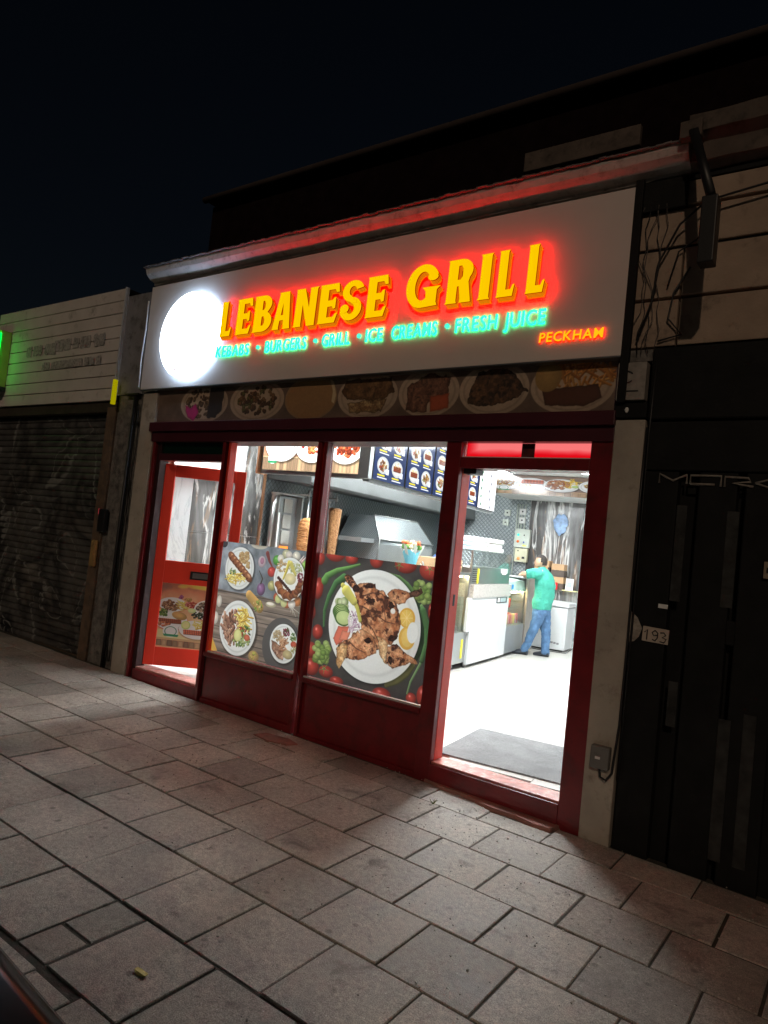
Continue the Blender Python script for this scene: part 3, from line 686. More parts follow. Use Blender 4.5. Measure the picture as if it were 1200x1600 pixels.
def slab_mat():
    t = NT('worn_paving_slab')
    P = t.pos(); n1 = t.noise(2.6, 6, .6, P); n2 = t.noise(38, 6, .7, P); n3 = t.noise(210, 2, .5, P)
    oi = t.n('ObjectInfo')
    base = t.ramp(oi.outputs['Random'], [(0, (.25, .228, .205)), (.3, (.32, .295, .265)), (.7, (.35, .325, .295)), (.88, (.225, .21, .19)), (1, (.38, .352, .315))])
    c = t.mix(1., base, t.ramp(n1, [(.3, (.94, .93, .92)), (.7, (1.50, 1.48, 1.44))]), 'MULTIPLY')
    c = t.mix(1., c, t.ramp(n2, [(.3, (.72, .72, .72)), (.5, (1, 1, 1)), (.72, (1.3, 1.3, 1.28))]), 'MULTIPLY')
    c = t.mix(1., c, t.ramp(n3, [(.32, (.6, .6, .6)), (.5, (1, 1, 1)), (.68, (1.35, 1.35, 1.3))]), 'MULTIPLY')
    st = t.noise(4.5, 8, .72, P, .6); c = t.mix(t.ramp(st, [(.57, (0, 0, 0)), (.7, (.7, .7, .7))]), c, (.06, .05, .042))
    vo = t.n('TexVoronoi'); vo.inputs['Scale'].default_value = 5.5; t.l(P, vo.inputs['Vector'])
    c = t.mix(t.ramp(vo.outputs['Distance'], [(0, (.65, .65, .65)), (.07, (.5, .5, .5)), (.10, (0, 0, 0))]), c, (.085, .08, .072))
    vo2 = t.n('TexVoronoi'); vo2.inputs['Scale'].default_value = 26; t.l(P, vo2.inputs['Vector'])
    c = t.mix(t.ramp(vo2.outputs['Distance'], [(0, (1, 1, 1)), (.06, (.8, .8, .8)), (.085, (0, 0, 0))]), c, (.72, .70, .66))
    bmp = t.mix(.5, n2, n3)
    t.bsdf(c, t.ramp(n1, [(.3, (.55, .55, .55)), (.7, (.8, .8, .8))]), 0, bmp, .55, .006, .4); return t.m
SLAB = slab_mat()
SOIL = mat('joint_dirt', (.055, .047, .038), .95, var=.4, vs=30, bs=120, bstr=.8, dirt=.3, dcol=(.02, .035, .012))
def shutter_mat():
    t = NT('graffitied_shutter_steel'); P = t.pos()
    n = t.noise(1.05, 2, .4, t.mapping(P, (1, 1, .9)), 1.6)
    lines = t.ramp(n, [(.47, (0, 0, 0)), (.478, (.85, .85, .85)), (.488, (.85, .85, .85)), (.5, (0, 0, 0)), (.56, (0, 0, 0)), (.567, (.4, .4, .4)), (.575, (0, 0, 0))])
    base = t.ramp(t.noise(1.1, 4, .6, t.mapping(P, (1, 1, 1), loc=(3, 0, 1)), 1.0), [(.35, (.02, .02, .024)), (.47, (.14, .135, .13)), (.58, (.035, .033, .035)), (.72, (.24, .22, .20))])
    c = t.mix(lines, base, (.3, .3, .29))
    g = t.noise(5, 5, .65, t.mapping(P, (1, 1, .35)))
    c = t.mix(t.ramp(g, [(.5, (0, 0, 0)), (.75, (.6, .6, .6))]), c, (.13, .10, .075))
    t.bsdf(c, .5, .3, t.noise(60, 3), .2); return t.m
SHUTTER = shutter_mat()
def mat_fibre():
    t = NT('grey_entrance_mat_fibre'); P = t.pos()
    n = t.noise(260, 2, .6, P); n2 = t.noise(5, 4, .6, P)
    c = t.ramp(n, [(.38, (.07, .072, .075)), (.5, (.24, .245, .25)), (.62, (.6, .6, .6))])
    c = t.mix(1., c, t.ramp(n2, [(.3, (.8, .8, .8)), (.7, (1.15, 1.15, 1.15))]), 'MULTIPLY')
    t.bsdf(c, .95, 0, n, .8, .006); return t.m
MATF = mat_fibre()
def kebab_mat(name, a, b, sc, lay):
    t = NT(name); v = t.mapping(t.objc(), (1, 1, lay))
    n = t.noise(sc, 5, .6, v, .6)
    t.bsdf(t.ramp(n, [(.3, tuple(x * .35 for x in a)), (.45, a), (.68, b)]), .55, 0, n, 1., .03); return t.m
KEBAB_SLICED = kebab_mat('stacked_roasted_meat', (.52, .20, .06), (.8, .42, .16), 14, 3.5)
KEBAB_MINCE = kebab_mat('smooth_roasted_mince', (.42, .19, .07), (.58, .30, .13), 40, 1)

# ------------------------------------------------------------------ ground: road, kerb, pavement and its slabs
solo('road', B(-60, 60, -60, -3.62, -.2, -.13), ASPHALT, None, None, kind='structure')
gr = MB(); gr.box(-60, 60, -3.62, .3, -.4, -.03)
PV = (-1.4, 0, 0)
pav = solo('pavement', B(-11.5, 3.2, -3.44, .02, -.12, -.0065), SOIL, None, None, p=PV, kind='structure')
pav.rotation_euler = (0, .016, 0)
solo('pavement_base', B(-60, 60, -3.46, .4, -.4, -.125), ASPHALT, None, None, kind='structure')
kerb = solo('kerb', B(-11.5, 3.2, -3.62, -3.445, -.2, -.004), CONCRETE, None, None, p=PV, kind='structure', bev=.015)
kerb.rotation_euler = (0, .016, 0)
def slab_mesh(lx, ly, name='paving_slab'):
    c = .004; a, b = lx / 2, ly / 2; zb, zm, zt = -.03, -.0035, 0
    v = [(-a, -b, zb), (a, -b, zb), (a, b, zb), (-a, b, zb), (-a, -b, zm), (a, -b, zm), (a, b, zm), (-a, b, zm), (-a + c, -b + c, zt), (a - c, -b + c, zt), (a - c, b - c, zt), (-a + c, b - c, zt)]
    f = [(0, 1, 5, 4), (1, 2, 6, 5), (2, 3, 7, 6), (3, 0, 4, 7), (4, 5, 9, 8), (5, 6, 10, 9), (6, 7, 11, 10), (7, 4, 8, 11), (8, 9, 10, 11)]
    return MB().add(v, f).mesh(name, SLAB)
SLAB_ME = {}
def slab(x0, x1, y0, y1, me=None, gap=.0042):
    lx, ly = round(x1 - x0 - 2 * gap, 3), round(y1 - y0 - 2 * gap, 3)
    if (lx, ly) not in SLAB_ME: SLAB_ME[(lx, ly)] = slab_mesh(lx, ly)
    o = bpy.data.objects.new('paving_slab', SLAB_ME[(lx, ly)]); COL.objects.link(o); o.parent = pav
    o.location = ((x0 + x1) / 2 + 1.4 + random.uniform(-.002, .002), (y0 + y1) / 2 + random.uniform(-.002, .002), random.uniform(-.0025, .0025))
    o.rotation_euler = (random.uniform(-.006, .006), random.uniform(-.006, .006), random.uniform(-.004, .004))
    return o
ROWS = [(-.045, -.33, -1.08), (-.33, -.725, -.87), (-.725, -1.12, -1.08), (-1.12, -1.53, -.87), (-1.53, -1.945, -1.07), (-1.945, -2.375, -1.26), (-2.375, -2.80, -1.47), (-2.80, -3.21, -1.25), (-3.21, -3.44, -1.45)]
for ri, (y1, y0, ph) in enumerate(ROWS):
    x = ph + .405 * 8
    while x > -10.2:
        xl = x - (.405 if ri != 1 else .41)
        if x <= 1.5 and not (ri >= 6 and -3.75 < (x + xl) / 2 < -2.05) and not (ri == 5 and -3.0 > (x + xl) / 2 > -4.2):
            if ri == 0 and -1.75 < (x + xl) / 2 < -1.4: slab(xl, x, y0, y1 - .1)
            else: slab(xl, x, y0, y1, gap=random.choice((.0035, .0045, .006)) + (.001 if ri in (2, 4) else 0))
        x = xl
# irregular cut slabs in the old trench repair at the lower left
for a in ((-2.28, -1.875, -2.80, -2.385), (-2.48, -2.30, -2.62, -2.385), (-2.48, -2.30, -2.80, -2.63), (-2.86, -2.49, -2.80, -2.385), (-3.27, -2.88, -2.70, -2.385), (-3.27, -2.88, -2.80, -2.71), (-3.75, -3.29, -2.8, -2.385), (-3.6, -3.2, -2.375, -1.955), (-4.2, -3.61, -2.375, -1.955), (-3.19, -2.85, -2.375, -1.955), (-2.28, -2.06, -3.21, -2.84), (-2.62, -2.29, -3.21, -2.83), (-3.1, -2.63, -3.21, -2.82), (-3.75, -3.12, -3.21, -2.82), (-2.5, -2.06, -3.44, -3.22), (-3.1, -2.52, -3.44, -3.22), (-3.75, -3.12, -3.44, -3.22)):
    slab(a[0] - .006, a[1] + .003, a[2] - .003, a[3] + .004)
# cracked red-splashed cement fillet under the right door and the small repair under the windows
fil = MB()
pts = [(-2.45, -.04), (-2.3, -.085), (-2.15, -.07), (-2.02, -.10), (-1.9, -.135), (-1.74, -.12), (-1.6, -.15), (-1.5, -.13), (-1.48, -.02), (-2.45, -.02)]
fil.add([(x, y, -.01) for x, y in pts] + [(x, min(-.02, y + .012), .018 - .016 * (x + 1.4)) for x, y in pts], [tuple(range(19, 9, -1))] + [(i, (i + 1) % 10, (i + 1) % 10 + 10, i + 10) for i in range(10)])
CEMENT_RED = mat('red_stained_cement', (.34, .16, .13), .85, var=.2, vs=9, bs=60, bstr=.6, dirt=.3, dcol=(.12, .1, .09))
solo('cement_fillet', fil, CEMENT_RED, 'cracked red stained strip of cement along the foot of the right doorway', 'cement strip')
rp = MB(); pp = [(-3.83, -.31), (-3.66, -.33), (-3.5, -.28), (-3.47, -.2), (-3.6, -.16), (-3.8, -.2)]
rp.add([(x, y, 0) for x, y in pp] + [(x, y, .008 - .016 * (x + 1.4)) for x, y in pp], [tuple(range(6, 12))] + [(i, (i + 1) % 6, (i + 1) % 6 + 6, i + 6) for i in range(6)])
solo('cement_patch', rp, CEMENT_RED, 'pinkish cement patch on the slabs below the red panel of the middle window', 'cement patch')
# a few crumbs of grit and a leaf
def ground(x): return -.016 * (x + 1.4)
g = MB()
for _ in range(1100):
    x, y = random.uniform(-6.5, 0), -abs(random.gauss(0, 1.1)) - .03
    if y < -3.3: continue
    r = random.uniform(.0015, .0042); g.rbox((x, y, ground(x) + r * .6), (r * 2, r * 1.6, r), random.random() * 3, random.random())
solo('grit', g, mat('pale_grit', (.42, .4, .36), .8, var=.3), None, None, kind='stuff')
lf = MB(); n = 12
lv = [(.030 * math.cos(2 * math.pi * k / n) * (1 + .1 * (k % 3)), .015 * math.sin(2 * math.pi * k / n), .004 + .006 * abs(math.cos(2 * math.pi * k / n))) for k in range(n)]
lf.add([(a - 2.02, b - 2.6, c + ground(-2.02)) for a, b, c in lv] + [(a - 2.02, b - 2.6, c + .002 + ground(-2.02)) for a, b, c in lv], [tuple(range(11, -1, -1)), tuple(range(12, 24))] + [(k, (k + 1) % n, (k + 1) % n + n, k + n) for k in range(n)])
solo('fallen_leaf', lf, mat('yellow_leaf', (.75, .66, .2), .6, var=.15, vs=50), 'small curled yellow leaf lying alone on a paving slab at the lower left', 'leaf')
wd = MB()
for k in range(12):
    a = random.random() * 6.28; wd.add([(-2.19, -.345, .012), (-2.185, -.345, .012), (-2.187 + .03 * math.cos(a), -.345 + .03 * math.sin(a), .04 + .02 * random.random())], [(0, 1, 2)])
solo('weed', wd, mat('weed_green', (.16, .22, .05), .7), 'tiny green weed growing in a joint near the right doorway', 'weed')

# ------------------------------------------------------------------ the shop building
shop = Thing('kebab_shop', 'lit single storey kebab shop with dark red frame, open doors and a pale sign board', 'shop', p=(-3.6, 0, 0))
P = shop.part
# pilasters
P('pilaster', B(-1.36, -1.18, -.045, .25, -.05, 2.50), RENDER_PALE, bev=.006, label='pale painted pilaster right of the open doorway')
P('pilaster', B(-6.13, -5.905, -.045, .25, 0, 2.86), RENDER_PALE, bev=.006, label='pale narrow pilaster left of the red door')
# frame
fr = shop.o
P('door_jamb', B(-1.50, -1.362, -.03, .12, -.02, 2.38), RED_DARK, bev=.004)
P('door_jamb', B(-2.54, -2.42, -.03, .02, -.02, 2.38), RED_DARK, bev=.004)
P('door_reveal', B(-2.50, -2.418, .021, .13, .1, 2.379), RED, bev=.003)  # inner side of the jamb, its lit look put into the brighter red
P('door_sill', B(-2.419, -1.501, -.035, .14, -.02, .140), RED_DARK, bev=.004)
P('threshold', B(-2.417, -1.503, -.02, .15, .141, .156), mat('worn_red_threshold', (.6, .2, .16), .3, var=.3, vs=14, dirt=.3, dcol=(.75, .72, .68)), bev=.003)
P('transom_bar', B(-2.419, -1.501, -.025, .1, 2.185, 2.262), RED_DARK, bev=.004)
TRANSOM_GLOW_ART = np.ones((60, 400, 3)) * np.array((250, 120, 120)) / 255.
yy = np.linspace(0, 1, 60)[:, None] + .25 * (vnoise(60, 400, 90, 3, seed=5) - .5); k_ = np.clip((yy - .45) * 2.4, 0, 1)[..., None]
xe = np.clip(1 - np.minimum(np.arange(400), 399 - np.arange(400) * .0 - 0) / 40., 0, 1)[None, :, None]
TRANSOM_GLOW_ART = TRANSOM_GLOW_ART * (1 - np.maximum(k_, xe)) + np.array((226, 10, 24)) / 255. * np.maximum(k_, xe)  # pink to red fade paints the light behind the film
def film(name, x0, x1, z0, z1, y, arr, mode='vinyl', trans=.5, parent=None, label=None, th=.003, nm='poster', owner=None, strength=1., backm=None):
    m = MB().quad([(x0, y, z0), (x1, y, z0), (x1, y, z1), (x0, y, z1)])
    m.add([(x0, y, z0), (x1, y, z0), (x1, y, z1), (x0, y, z1), (x0, y + th, z0), (x1, y + th, z0), (x1, y + th, z1), (x0, y + th, z1)], [(0, 4, 5, 1), (1, 5, 6, 2), (2, 6, 7, 3), (3, 7, 4, 0)], 1)
    if mode != 'vinyl': m.add([(x0, y + th, z0), (x1, y + th, z0), (x1, y + th, z1), (x0, y + th, z1)], [(3, 2, 1, 0)], 1)
    return (owner or shop).part(nm, m, [print_mat(name, arr, mode, strength, trans), backm or WHITE], parent, label=label)
film('red_transom_painted_glow', -2.405, -1.512, 2.272, 2.376, .03, TRANSOM_GLOW_ART, 'lit', .85, strength=1.0, nm='transom_pane', label='pinkish red film over the right doorway with its backlight painted in')  # film glows by itself, in place of room light coming through
P('transom_bead', B(-2.41, -1.505, .0, .028, 2.2625, 2.271), WHITE)
P('sticker', B(-1.985, -1.895, .018, .027, 2.265, 2.365), mat('brown_square_sticker', (.1, .02, .02), .5, var=.5, vs=20))
# header band above windows: folded shutter box with steps
P('header', B(-5.93, -1.36, -.045, .2, 2.368, 2.465), MAROON, bev=.004)
P('header', B(-5.94, -1.355, -.075, .2, 2.4655, 2.556), MAROON, bev=.006)
# left door frame
P('door_jamb', B(-5.90, -5.862, -.03, .1, -.02, 2.38), RED_DARK, bev=.004)
P('door_jamb', B(-5.861, -5.80, .0, .1, -.02, 2.38), mat('black_door_groove', (.03, .008, .01), .5), bev=.003)
P('door_sill', B(-5.80, -4.882, -.03, .12, 0, .155), RED_DARK, bev=.004)
P('threshold', B(-5.798, -4.884, .0, .16, .1555, .175), mat('scuffed_pink_threshold', (.62, .3, .26), .35, var=.3, vs=16, dirt=.3, dcol=(.8, .76, .72)), bev=.003)
P('transom_bar', B(-5.80, -4.882, -.02, .08, 2.19, 2.255), MAROON, bev=.003)
P('transom_pane', B(-5.80, -4.882, .02, .03, 2.256, 2.38), DARK_GLASS, label='dark glass over the left door with a painted green reflection')
# window posts
P('mullion', B(-4.88, -4.842, -.03, .08, 0, 2.38), RED_DARK, bev=.003)
P('mullion', B(-4.841, -4.812, .01, .07, 0, 2.379), mat('mullion_groove_black', (.02, .008, .01), .5))
P('mullion', B(-4.811, -4.783, -.02, .055, .49, 2.379), RED, bev=.003)  # inside of the post, light from the room painted as brighter red
P('mullion', B(-3.745, -3.705, -.03, .055, 0.02, 2.38), RED_DARK, bev=.003)
P('mullion', B(-3.704, -3.676, .0, .06, .49, 2.379), RED, bev=.003)
P('mullion', B(-3.675, -3.643, -.03, .055, .02, 2.38), RED_DARK, bev=.003)
P('window_sill', B(-4.811, -3.746, -.045, .11, .455, .492), RED_DARK, bev=.005)
P('window_sill', B(-3.642, -2.541, -.045, .11, .455, .492), RED_DARK, bev=.005)
P('sill_bead', B(-4.782, -3.746, -.022, -.004, .4925, .503), WHITE)
P('sill_bead', B(-3.642, -2.541, -.022, -.004, .4925, .503), WHITE)
P('stall_riser', B(-4.811, -3.746, .0, .11, -.02, .454), RED_DARK)
P('stall_riser', B(-3.642, -2.541, .0, .11, -.02, .454), RED_DARK)
P('skirting', B(-4.811, -3.746, -.025, -.001, -.02, .09), RED_DARK, bev=.004)
P('skirting', B(-3.642, -2.541, -.025, -.001, -.02, .05), RED_DARK, bev=.004)
P('pane', B(-4.782, -3.746, .03, .036, .492, 2.381), GLASS)
P('pane', B(-3.642, -2.541, .03, .036, .492, 2.381), GLASS)
film('four_plates_print', -4.781, -3.747, .503, 1.478, .018, art_plates(), 'vinyl', .6, label='poster of four plates of grilled meat and chips on slate and wood')
film('grilled_chicken_print', -3.641, -2.543, .503, 1.478, .018, art_chicken(), 'vinyl', .6, label='poster of a whole charred chicken on a white plate ringed by tomatoes')
film('plates_strip_print', -5.945, -1.385, 2.568, 2.902, -.02, art_strip(), 'faded', label='faded strip of seven printed food plates above the header', nm='print_strip')
P('wall', B(-6.13, -1.18, .13, .25, 2.385, 4.0), RENDER_DIRTY)
P('wall', B(-5.96, -1.36, -.016, .129, 2.567, 2.91), MAROON)
# left door, opened inwards
dleft = Vector((-5.795, .07, 0)); dfree = Vector((-5.19, .58, 0)); dl = (dfree - dleft).length; da = math.atan2(dfree.y - dleft.y, dfree.x - dleft.x)
DF = (tuple(dleft), da)
door = bpy.data.objects.new('door', None); COL.objects.link(door); door.parent = shop.o; door['label'] = 'bright red left door standing open inwards'
door.location = (dleft.x + 3.6, dleft.y, 0); door.rotation_euler = (0, 0, da)
def dp(name, mb, m, bev=0, label=None):
    me = mb.mesh(name, m); o = bpy.data.objects.new(name, me); COL.objects.link(o); o.parent = door
    if bev: b = o.modifiers.new('bevel', 'BEVEL'); b.width = bev; b.segments = 2; b.limit_method = 'ANGLE'
    if label: o['label'] = label
    return o
W_ = dl
dp('stile', B(0, .10, 0, .045, .19, 2.17), RED, .003); dp('stile', B(W_ - .10, W_, 0, .045, .19, 2.17), RED, .003)
dp('rail', B(.101, W_ - .101, .002, .043, 2.05, 2.17), RED, .003); dp('rail', B(.101, W_ - .101, .002, .043, 1.0, 1.22), RED, .003); dp('rail', B(.101, W_ - .101, .002, .043, .19, .37), RED, .003)
dp('pane', B(.101, W_ - .101, .02, .026, 1.221, 2.049), GLASS)
pm = MB().quad([(.101, .012, .371), (W_ - .101, .012, .371), (W_ - .101, .012, .999), (.101, .012, .999)]); pm.box(.101, W_ - .101, .0125, .016, .371, .999, 1)
dp('poster', pm, [print_mat('door_plates_print', np.clip(art_door() * 1.25, 0, 1), 'vinyl', trans=.35), WHITE], label='poster of four meals below orange flames on the red door')
lp = MB().box(.36, W_ - .12, -.008, .0, 1.055, 1.135, 0); lp.box(.385, W_ - .14, -.016, -.008, 1.07, 1.12, 1); dp('letter_plate', lp, [BLACK, STEEL])
# flashing and cornice over the sign
cor = MB(); prof = [(-.02, 3.995), (-.02, 4.015), (-.075, 4.03), (-.12, 4.07), (-.135, 4.11), (-.135, 4.128), (.28, 4.128), (.28, 3.995)]
xs = np.linspace(-6.22, -1.05, 60); m_ = len(prof)
vv = [(x, y + .004 * (vnoise(2, 2, 1)[0, 0]), z + .003 * math.sin(x * 5) + random.uniform(-.002, .002)) for x in xs for y, z in prof]
cor.add(vv, [(i * m_ + k, i * m_ + (k + 1) % m_, (i + 1) * m_ + (k + 1) % m_, (i + 1) * m_ + k) for i in range(59) for k in range(m_)] + [tuple(range(m_ - 1, -1, -1)), tuple(59 * m_ + k for k in range(m_))])
P('cornice', cor, CORNICE, label='flaking white cornice along the top of the sign')
fl = MB(); 
for i in range(120):
    x = -6.24 + i * .0432; fl.rbox((x + .022, -.11 + random.uniform(-.004, .004), 4.134 + random.uniform(-.003, .006)), (.046, .09, .008), 0, random.uniform(-.05, .05), random.uniform(-.08, .08))
P('roof_flashing', fl, mat('grey_lead_flashing', (.16, .15, .15), .6, var=.3, vs=15, bs=60, bstr=.6), kind='stuff')
P('flat_roof', B(-6.4, -1.18, .28, 3.0, 3.9, 4.0), ASPHALT)
P('cable', MB().tube([(-6.1, -.06, 2.87), (-5.98, -.07, 2.885), (-5.9, -.06, 2.88)], .008), PAPER)
P('bracket', B(-1.35, -1.3, -.09, -.05, 2.60, 3.98), BLACKWOOD, bev=.004)

# interior shell (frame INSIDE: s across, t into the shop)
room = Thing('shop_interior', 'bright white and dark marble takeaway room seen through the doorway and windows', 'room', p=(0, 0, 0), frame=INSIDE)
R_ = room.part
def wpt(x, y):  # world -> inside frame
    c, s_ = math.cos(INSIDE[1]), math.sin(INSIDE[1]); dx, dy = x + 2.36, y; return dx * c + dy * s_, -dx * s_ + dy * c
fs = MB(); q = [wpt(-5.95, .17), wpt(-1.35, .17), (1.35, 8.1), (-3.75, 8.1)]
q = [(q[0][0], q[0][1]), (q[1][0], q[1][1]), (1.3, 8.1), (-3.75, 8.1)]
fs.add([(a, b, -.05) for a, b in q] + [(a, b, .115) for a, b in q], [(3, 2, 1, 0), (4, 5, 6, 7), (0, 1, 5, 4), (1, 2, 6, 5), (2, 3, 7, 6), (3, 0, 4, 7)])
R_('floor', fs, GROUT)
tile_me = {}
def floor_tile(s0, s1, t0, t1):
    k = (round(s1 - s0, 3), round(t1 - t0, 3))
    if k not in tile_me:
        a, b = k[0] / 2 - .0025, k[1] / 2 - .0025; tile_me[k] = MB().box(-a, a, -b, b, -.004, .006).mesh('floor_tile', FLOOR_TILE)
    room.share('floor_tile', tile_me[k], ((s0 + s1) / 2, (t0 + t1) / 2, .116))
for i in range(-6, 2):
    s0 = -.04 + i * .62
    for j in range(7):
        t0 = .62 + j * 1.24 - (0 if i % 2 else .0)
        if t0 < 8.0 and s0 > -3.8: floor_tile(s0, s0 + .62, t0, min(t0 + 1.24, 8.05))
for s0, s1 in ((-.04, .58), (.58, .95), (-.66, -.04), (-1.28, -.66), (-1.9, -1.28), (-2.52, -1.9)):
    t0 = .05 - .12 * s1 + .24
    floor_tile(s0, s1, t0, .62)
cm = MB(); cq = [(q[0][0], q[0][1]), (1.1, .05), (1.1, 8.1), (-3.75, 8.1)]
cm.add([(a, b, 3.02) for a, b in cq] + [(a, b, 3.08) for a, b in cq], [(3, 2, 1, 0), (4, 5, 6, 7), (0, 1, 5, 4), (1, 2, 6, 5), (2, 3, 7, 6), (3, 0, 4, 7)])
R_('ceiling', cm, CEIL)
R_('wall', B(-3.74, -3.62, .62, 8.1, .1, 3.02), WHITE_WALL, label='left party wall')
R_('wall', B(-3.74, 1.4, 8.0, 8.1, .1, 3.02), WHITE_WALL)
R_('wall', B(1.0, 1.12, .02, 8.0, .1, 3.02), WHITE_WALL)
def panels(z0, z1, t0, t1, nn, m_):
    for k in range(nn):
        a = t0 + (t1 - t0) * k / nn; R_('wall_panel', B(-3.619, -3.6, a + .001, t0 + (t1 - t0) * (k + 1) / nn - .001, z0, z1), m_)
panels(.12, 2.15, .66, 1.12, 1, MARBLE_PALE)
for z0, z1 in ((.12, 1.52), (1.523, 3.0)): R_('wall_panel', B(-3.618, -3.595, 1.122, 1.7, z0, z1 if z1 < 2 else 2.15), MARBLE); R_('wall_panel', B(-3.618, -3.595, 1.703, 2.29, z0, z1), MARBLE)
R_('wall_panel', B(-3.64, -3.45, .66, 1.76, 2.16, 3.01), mat('white_gloss_bulkhead', (.9, .9, .9), .3))
R_('trim', B(-3.62, -3.575, 2.292, 2.325, .12, 3.0), COPPER)
for k in range(9): a = 2.33 + k * .63; R_('wall_panel', B(-3.612, -3.598, a, a + .627, .9, 3.0), QUILT)
for k in range(4):
    a = -3.59 + k * .42; R_('wall_panel', B(a, a + .418, 7.975, 7.99, .9, 3.0), QUILT)
for k in range(6):
    a = -1.9 + k * .48; R_('wall_panel', B(a, a + .477, 7.97, 7.99, 1.1, 3.0), MARBLE)
for k in range(9): a = .1 + k * .87; R_('wall_panel', B(.975, .998, a, a + .867, .12, 3.0), MARBLE_PALE)
for k in range(8):
    a = -2.86 + k * .48; R_('ledge_panel', B(a, a + .477, 7.82, 7.86, .12, 1.10), MARBLE)
R_('ledge', B(-2.9, 1.0, 7.80, 7.97, 1.101, 1.125), MARBLE)
# boxed-out bulkhead at the back with a photo panel
bk = MB().box(-2.32, 1.0, 6.95, 7.96, 2.68, 3.01)
R_('bulkhead', bk, CEIL, bev=.004)
film('back_plates_print', -2.32, .95, 2.685, 3.01, 6.93, art_back(), 'lit', owner=room, nm='photo_panel', label='long photo panel of plates on planks over the back of the shop', strength=.75)
# hood along the left wall
hd = MB(); hp = [(-3.59, 2.26), (-2.95, 2.22), (-2.93, 2.25), (-3.02, 2.9), (-3.02, 3.0), (-3.59, 3.0)]
hd.add([(a, 2.36, z) for a, z in hp] + [(a, 7.9, z) for a, z in hp], [tuple(range(5, -1, -1)), tuple(range(6, 12))] + [(i, (i + 1) % 6, (i + 1) % 6 + 6, i + 6) for i in range(6)])
solo('extractor_hood', hd, mat('dull_hood_steel', (.085, .09, .09), .5, .5, var=.2, vs=2), 'long stainless extractor hood above the kebab grills and the oven', 'extractor hood', frame=INSIDE, bev=.004)
# ceiling lights
LED = emis('led_panel_light', (.93, .98, 1.0), LED_POWER)
li = 0
for s0, t0, lab in ((-.35, 1.75, 'square LED ceiling light nearest the open doorway'), (-.35, 3.9, 'square LED ceiling light above the white counter front'), (-.35, 6.0, 'square LED ceiling light in front of the back bulkhead'), (-2.25, 2.7, 'square LED ceiling light above the kebab grills'), (-2.25, 4.9, 'square LED ceiling light above the quilted oven'), (-2.25, 6.6, 'square LED ceiling light in the far kitchen corner'), (-3.0, .95, 'square LED ceiling light behind the left door')):
    T = Thing('ceiling_light', lab, 'light', p=(s0, t0, 3.0), frame=INSIDE, group='square LED lights in the shop ceiling')
    T.part('frame', B(s0 - .31, s0 + .31, t0 - .31, t0 + .31, 3.005, 3.019), WHITE); T.part('diffuser', B(s0 - .29, s0 + .29, t0 - .29, t0 + .29, 2.992, 3.004), LED if .96 < t0 < 5 else emis('dim_led_panel', (.93, .98, 1.0), 42.0 if t0 < 2 else 46.0))

# ------------------------------------------------------------------ illuminated sign
sign = Thing('shop_sign', 'long pale sign board with glowing yellow and cyan lettering and a white round light', 'sign', p=(-3.75, -.09, 3.45))
BY = -.085                                   # front of the board
sign.part('board', B(-6.14, -1.35, BY, -.017, 2.888, 3.94), BOARD, bev=.003)
sign.part('edge_trim', B(-1.349, -1.322, BY - .004, -.02, 2.884, 3.945), mat('dark_sign_edge', (.08, .06, .055), .5))
sign.part('edge_trim', B(-6.14, -1.323, BY - .003, -.02, 2.878, 2.8875), STEEL)
YEL = emis('yellow_sign_face', srgb(255, 200, 0), 1.0); ORG = emis('orange_letter_side', srgb(215, 50, 0), .55); ORG2 = emis('orange_drop_face', srgb(250, 138, 10), .85)
REDB = emis('red_back_light', (1.0, .0, .0), 60.0); REDE = emis('red_edge_added_glow', (1.0, .0, .0), 105.0); GRNB = emis('green_back_light', (.0, 1.0, .30), 9.0); CYA = emis('cyan_letter_face', srgb(80, 250, 210), 1.1)  # red edge glow added to redden the cornice
CYS = emis('cyan_letter_side', srgb(0, 190, 150), .6); REDP = emis('small_red_back_light', (1.0, .0, .0), 9.0); YELP = emis('small_yellow_face', srgb(255, 190, 20), 1.05); LINE = mat('letter_outline_red', (.3, .04, .01), .5)
def arcp(cx, cz, rx, rz, a0, a1, n=14):
    return [(cx + rx * math.cos(math.radians(a0 + (a1 - a0) * i / n)), cz + rz * math.sin(math.radians(a0 + (a1 - a0) * i / n))) for i in range(n + 1)]
def ring(cx, cz, rx, rz, tx, tz, a0, a1, n=16):
    return arcp(cx, cz, rx, rz, a0, a1, n) + arcp(cx, cz, rx - tx, rz - tz, a1, a0, n)
FL = .03
STEM = [(.0, 0), (.42, 0), (.36, .05), (.36, .95), (.44, 1), (.0, 1), (.07, .95), (.07, .05)]
EARM = [(.36, .0), (.88, 0), (1, .24), (.86, .22), (.8, .14), (.36, .14)]
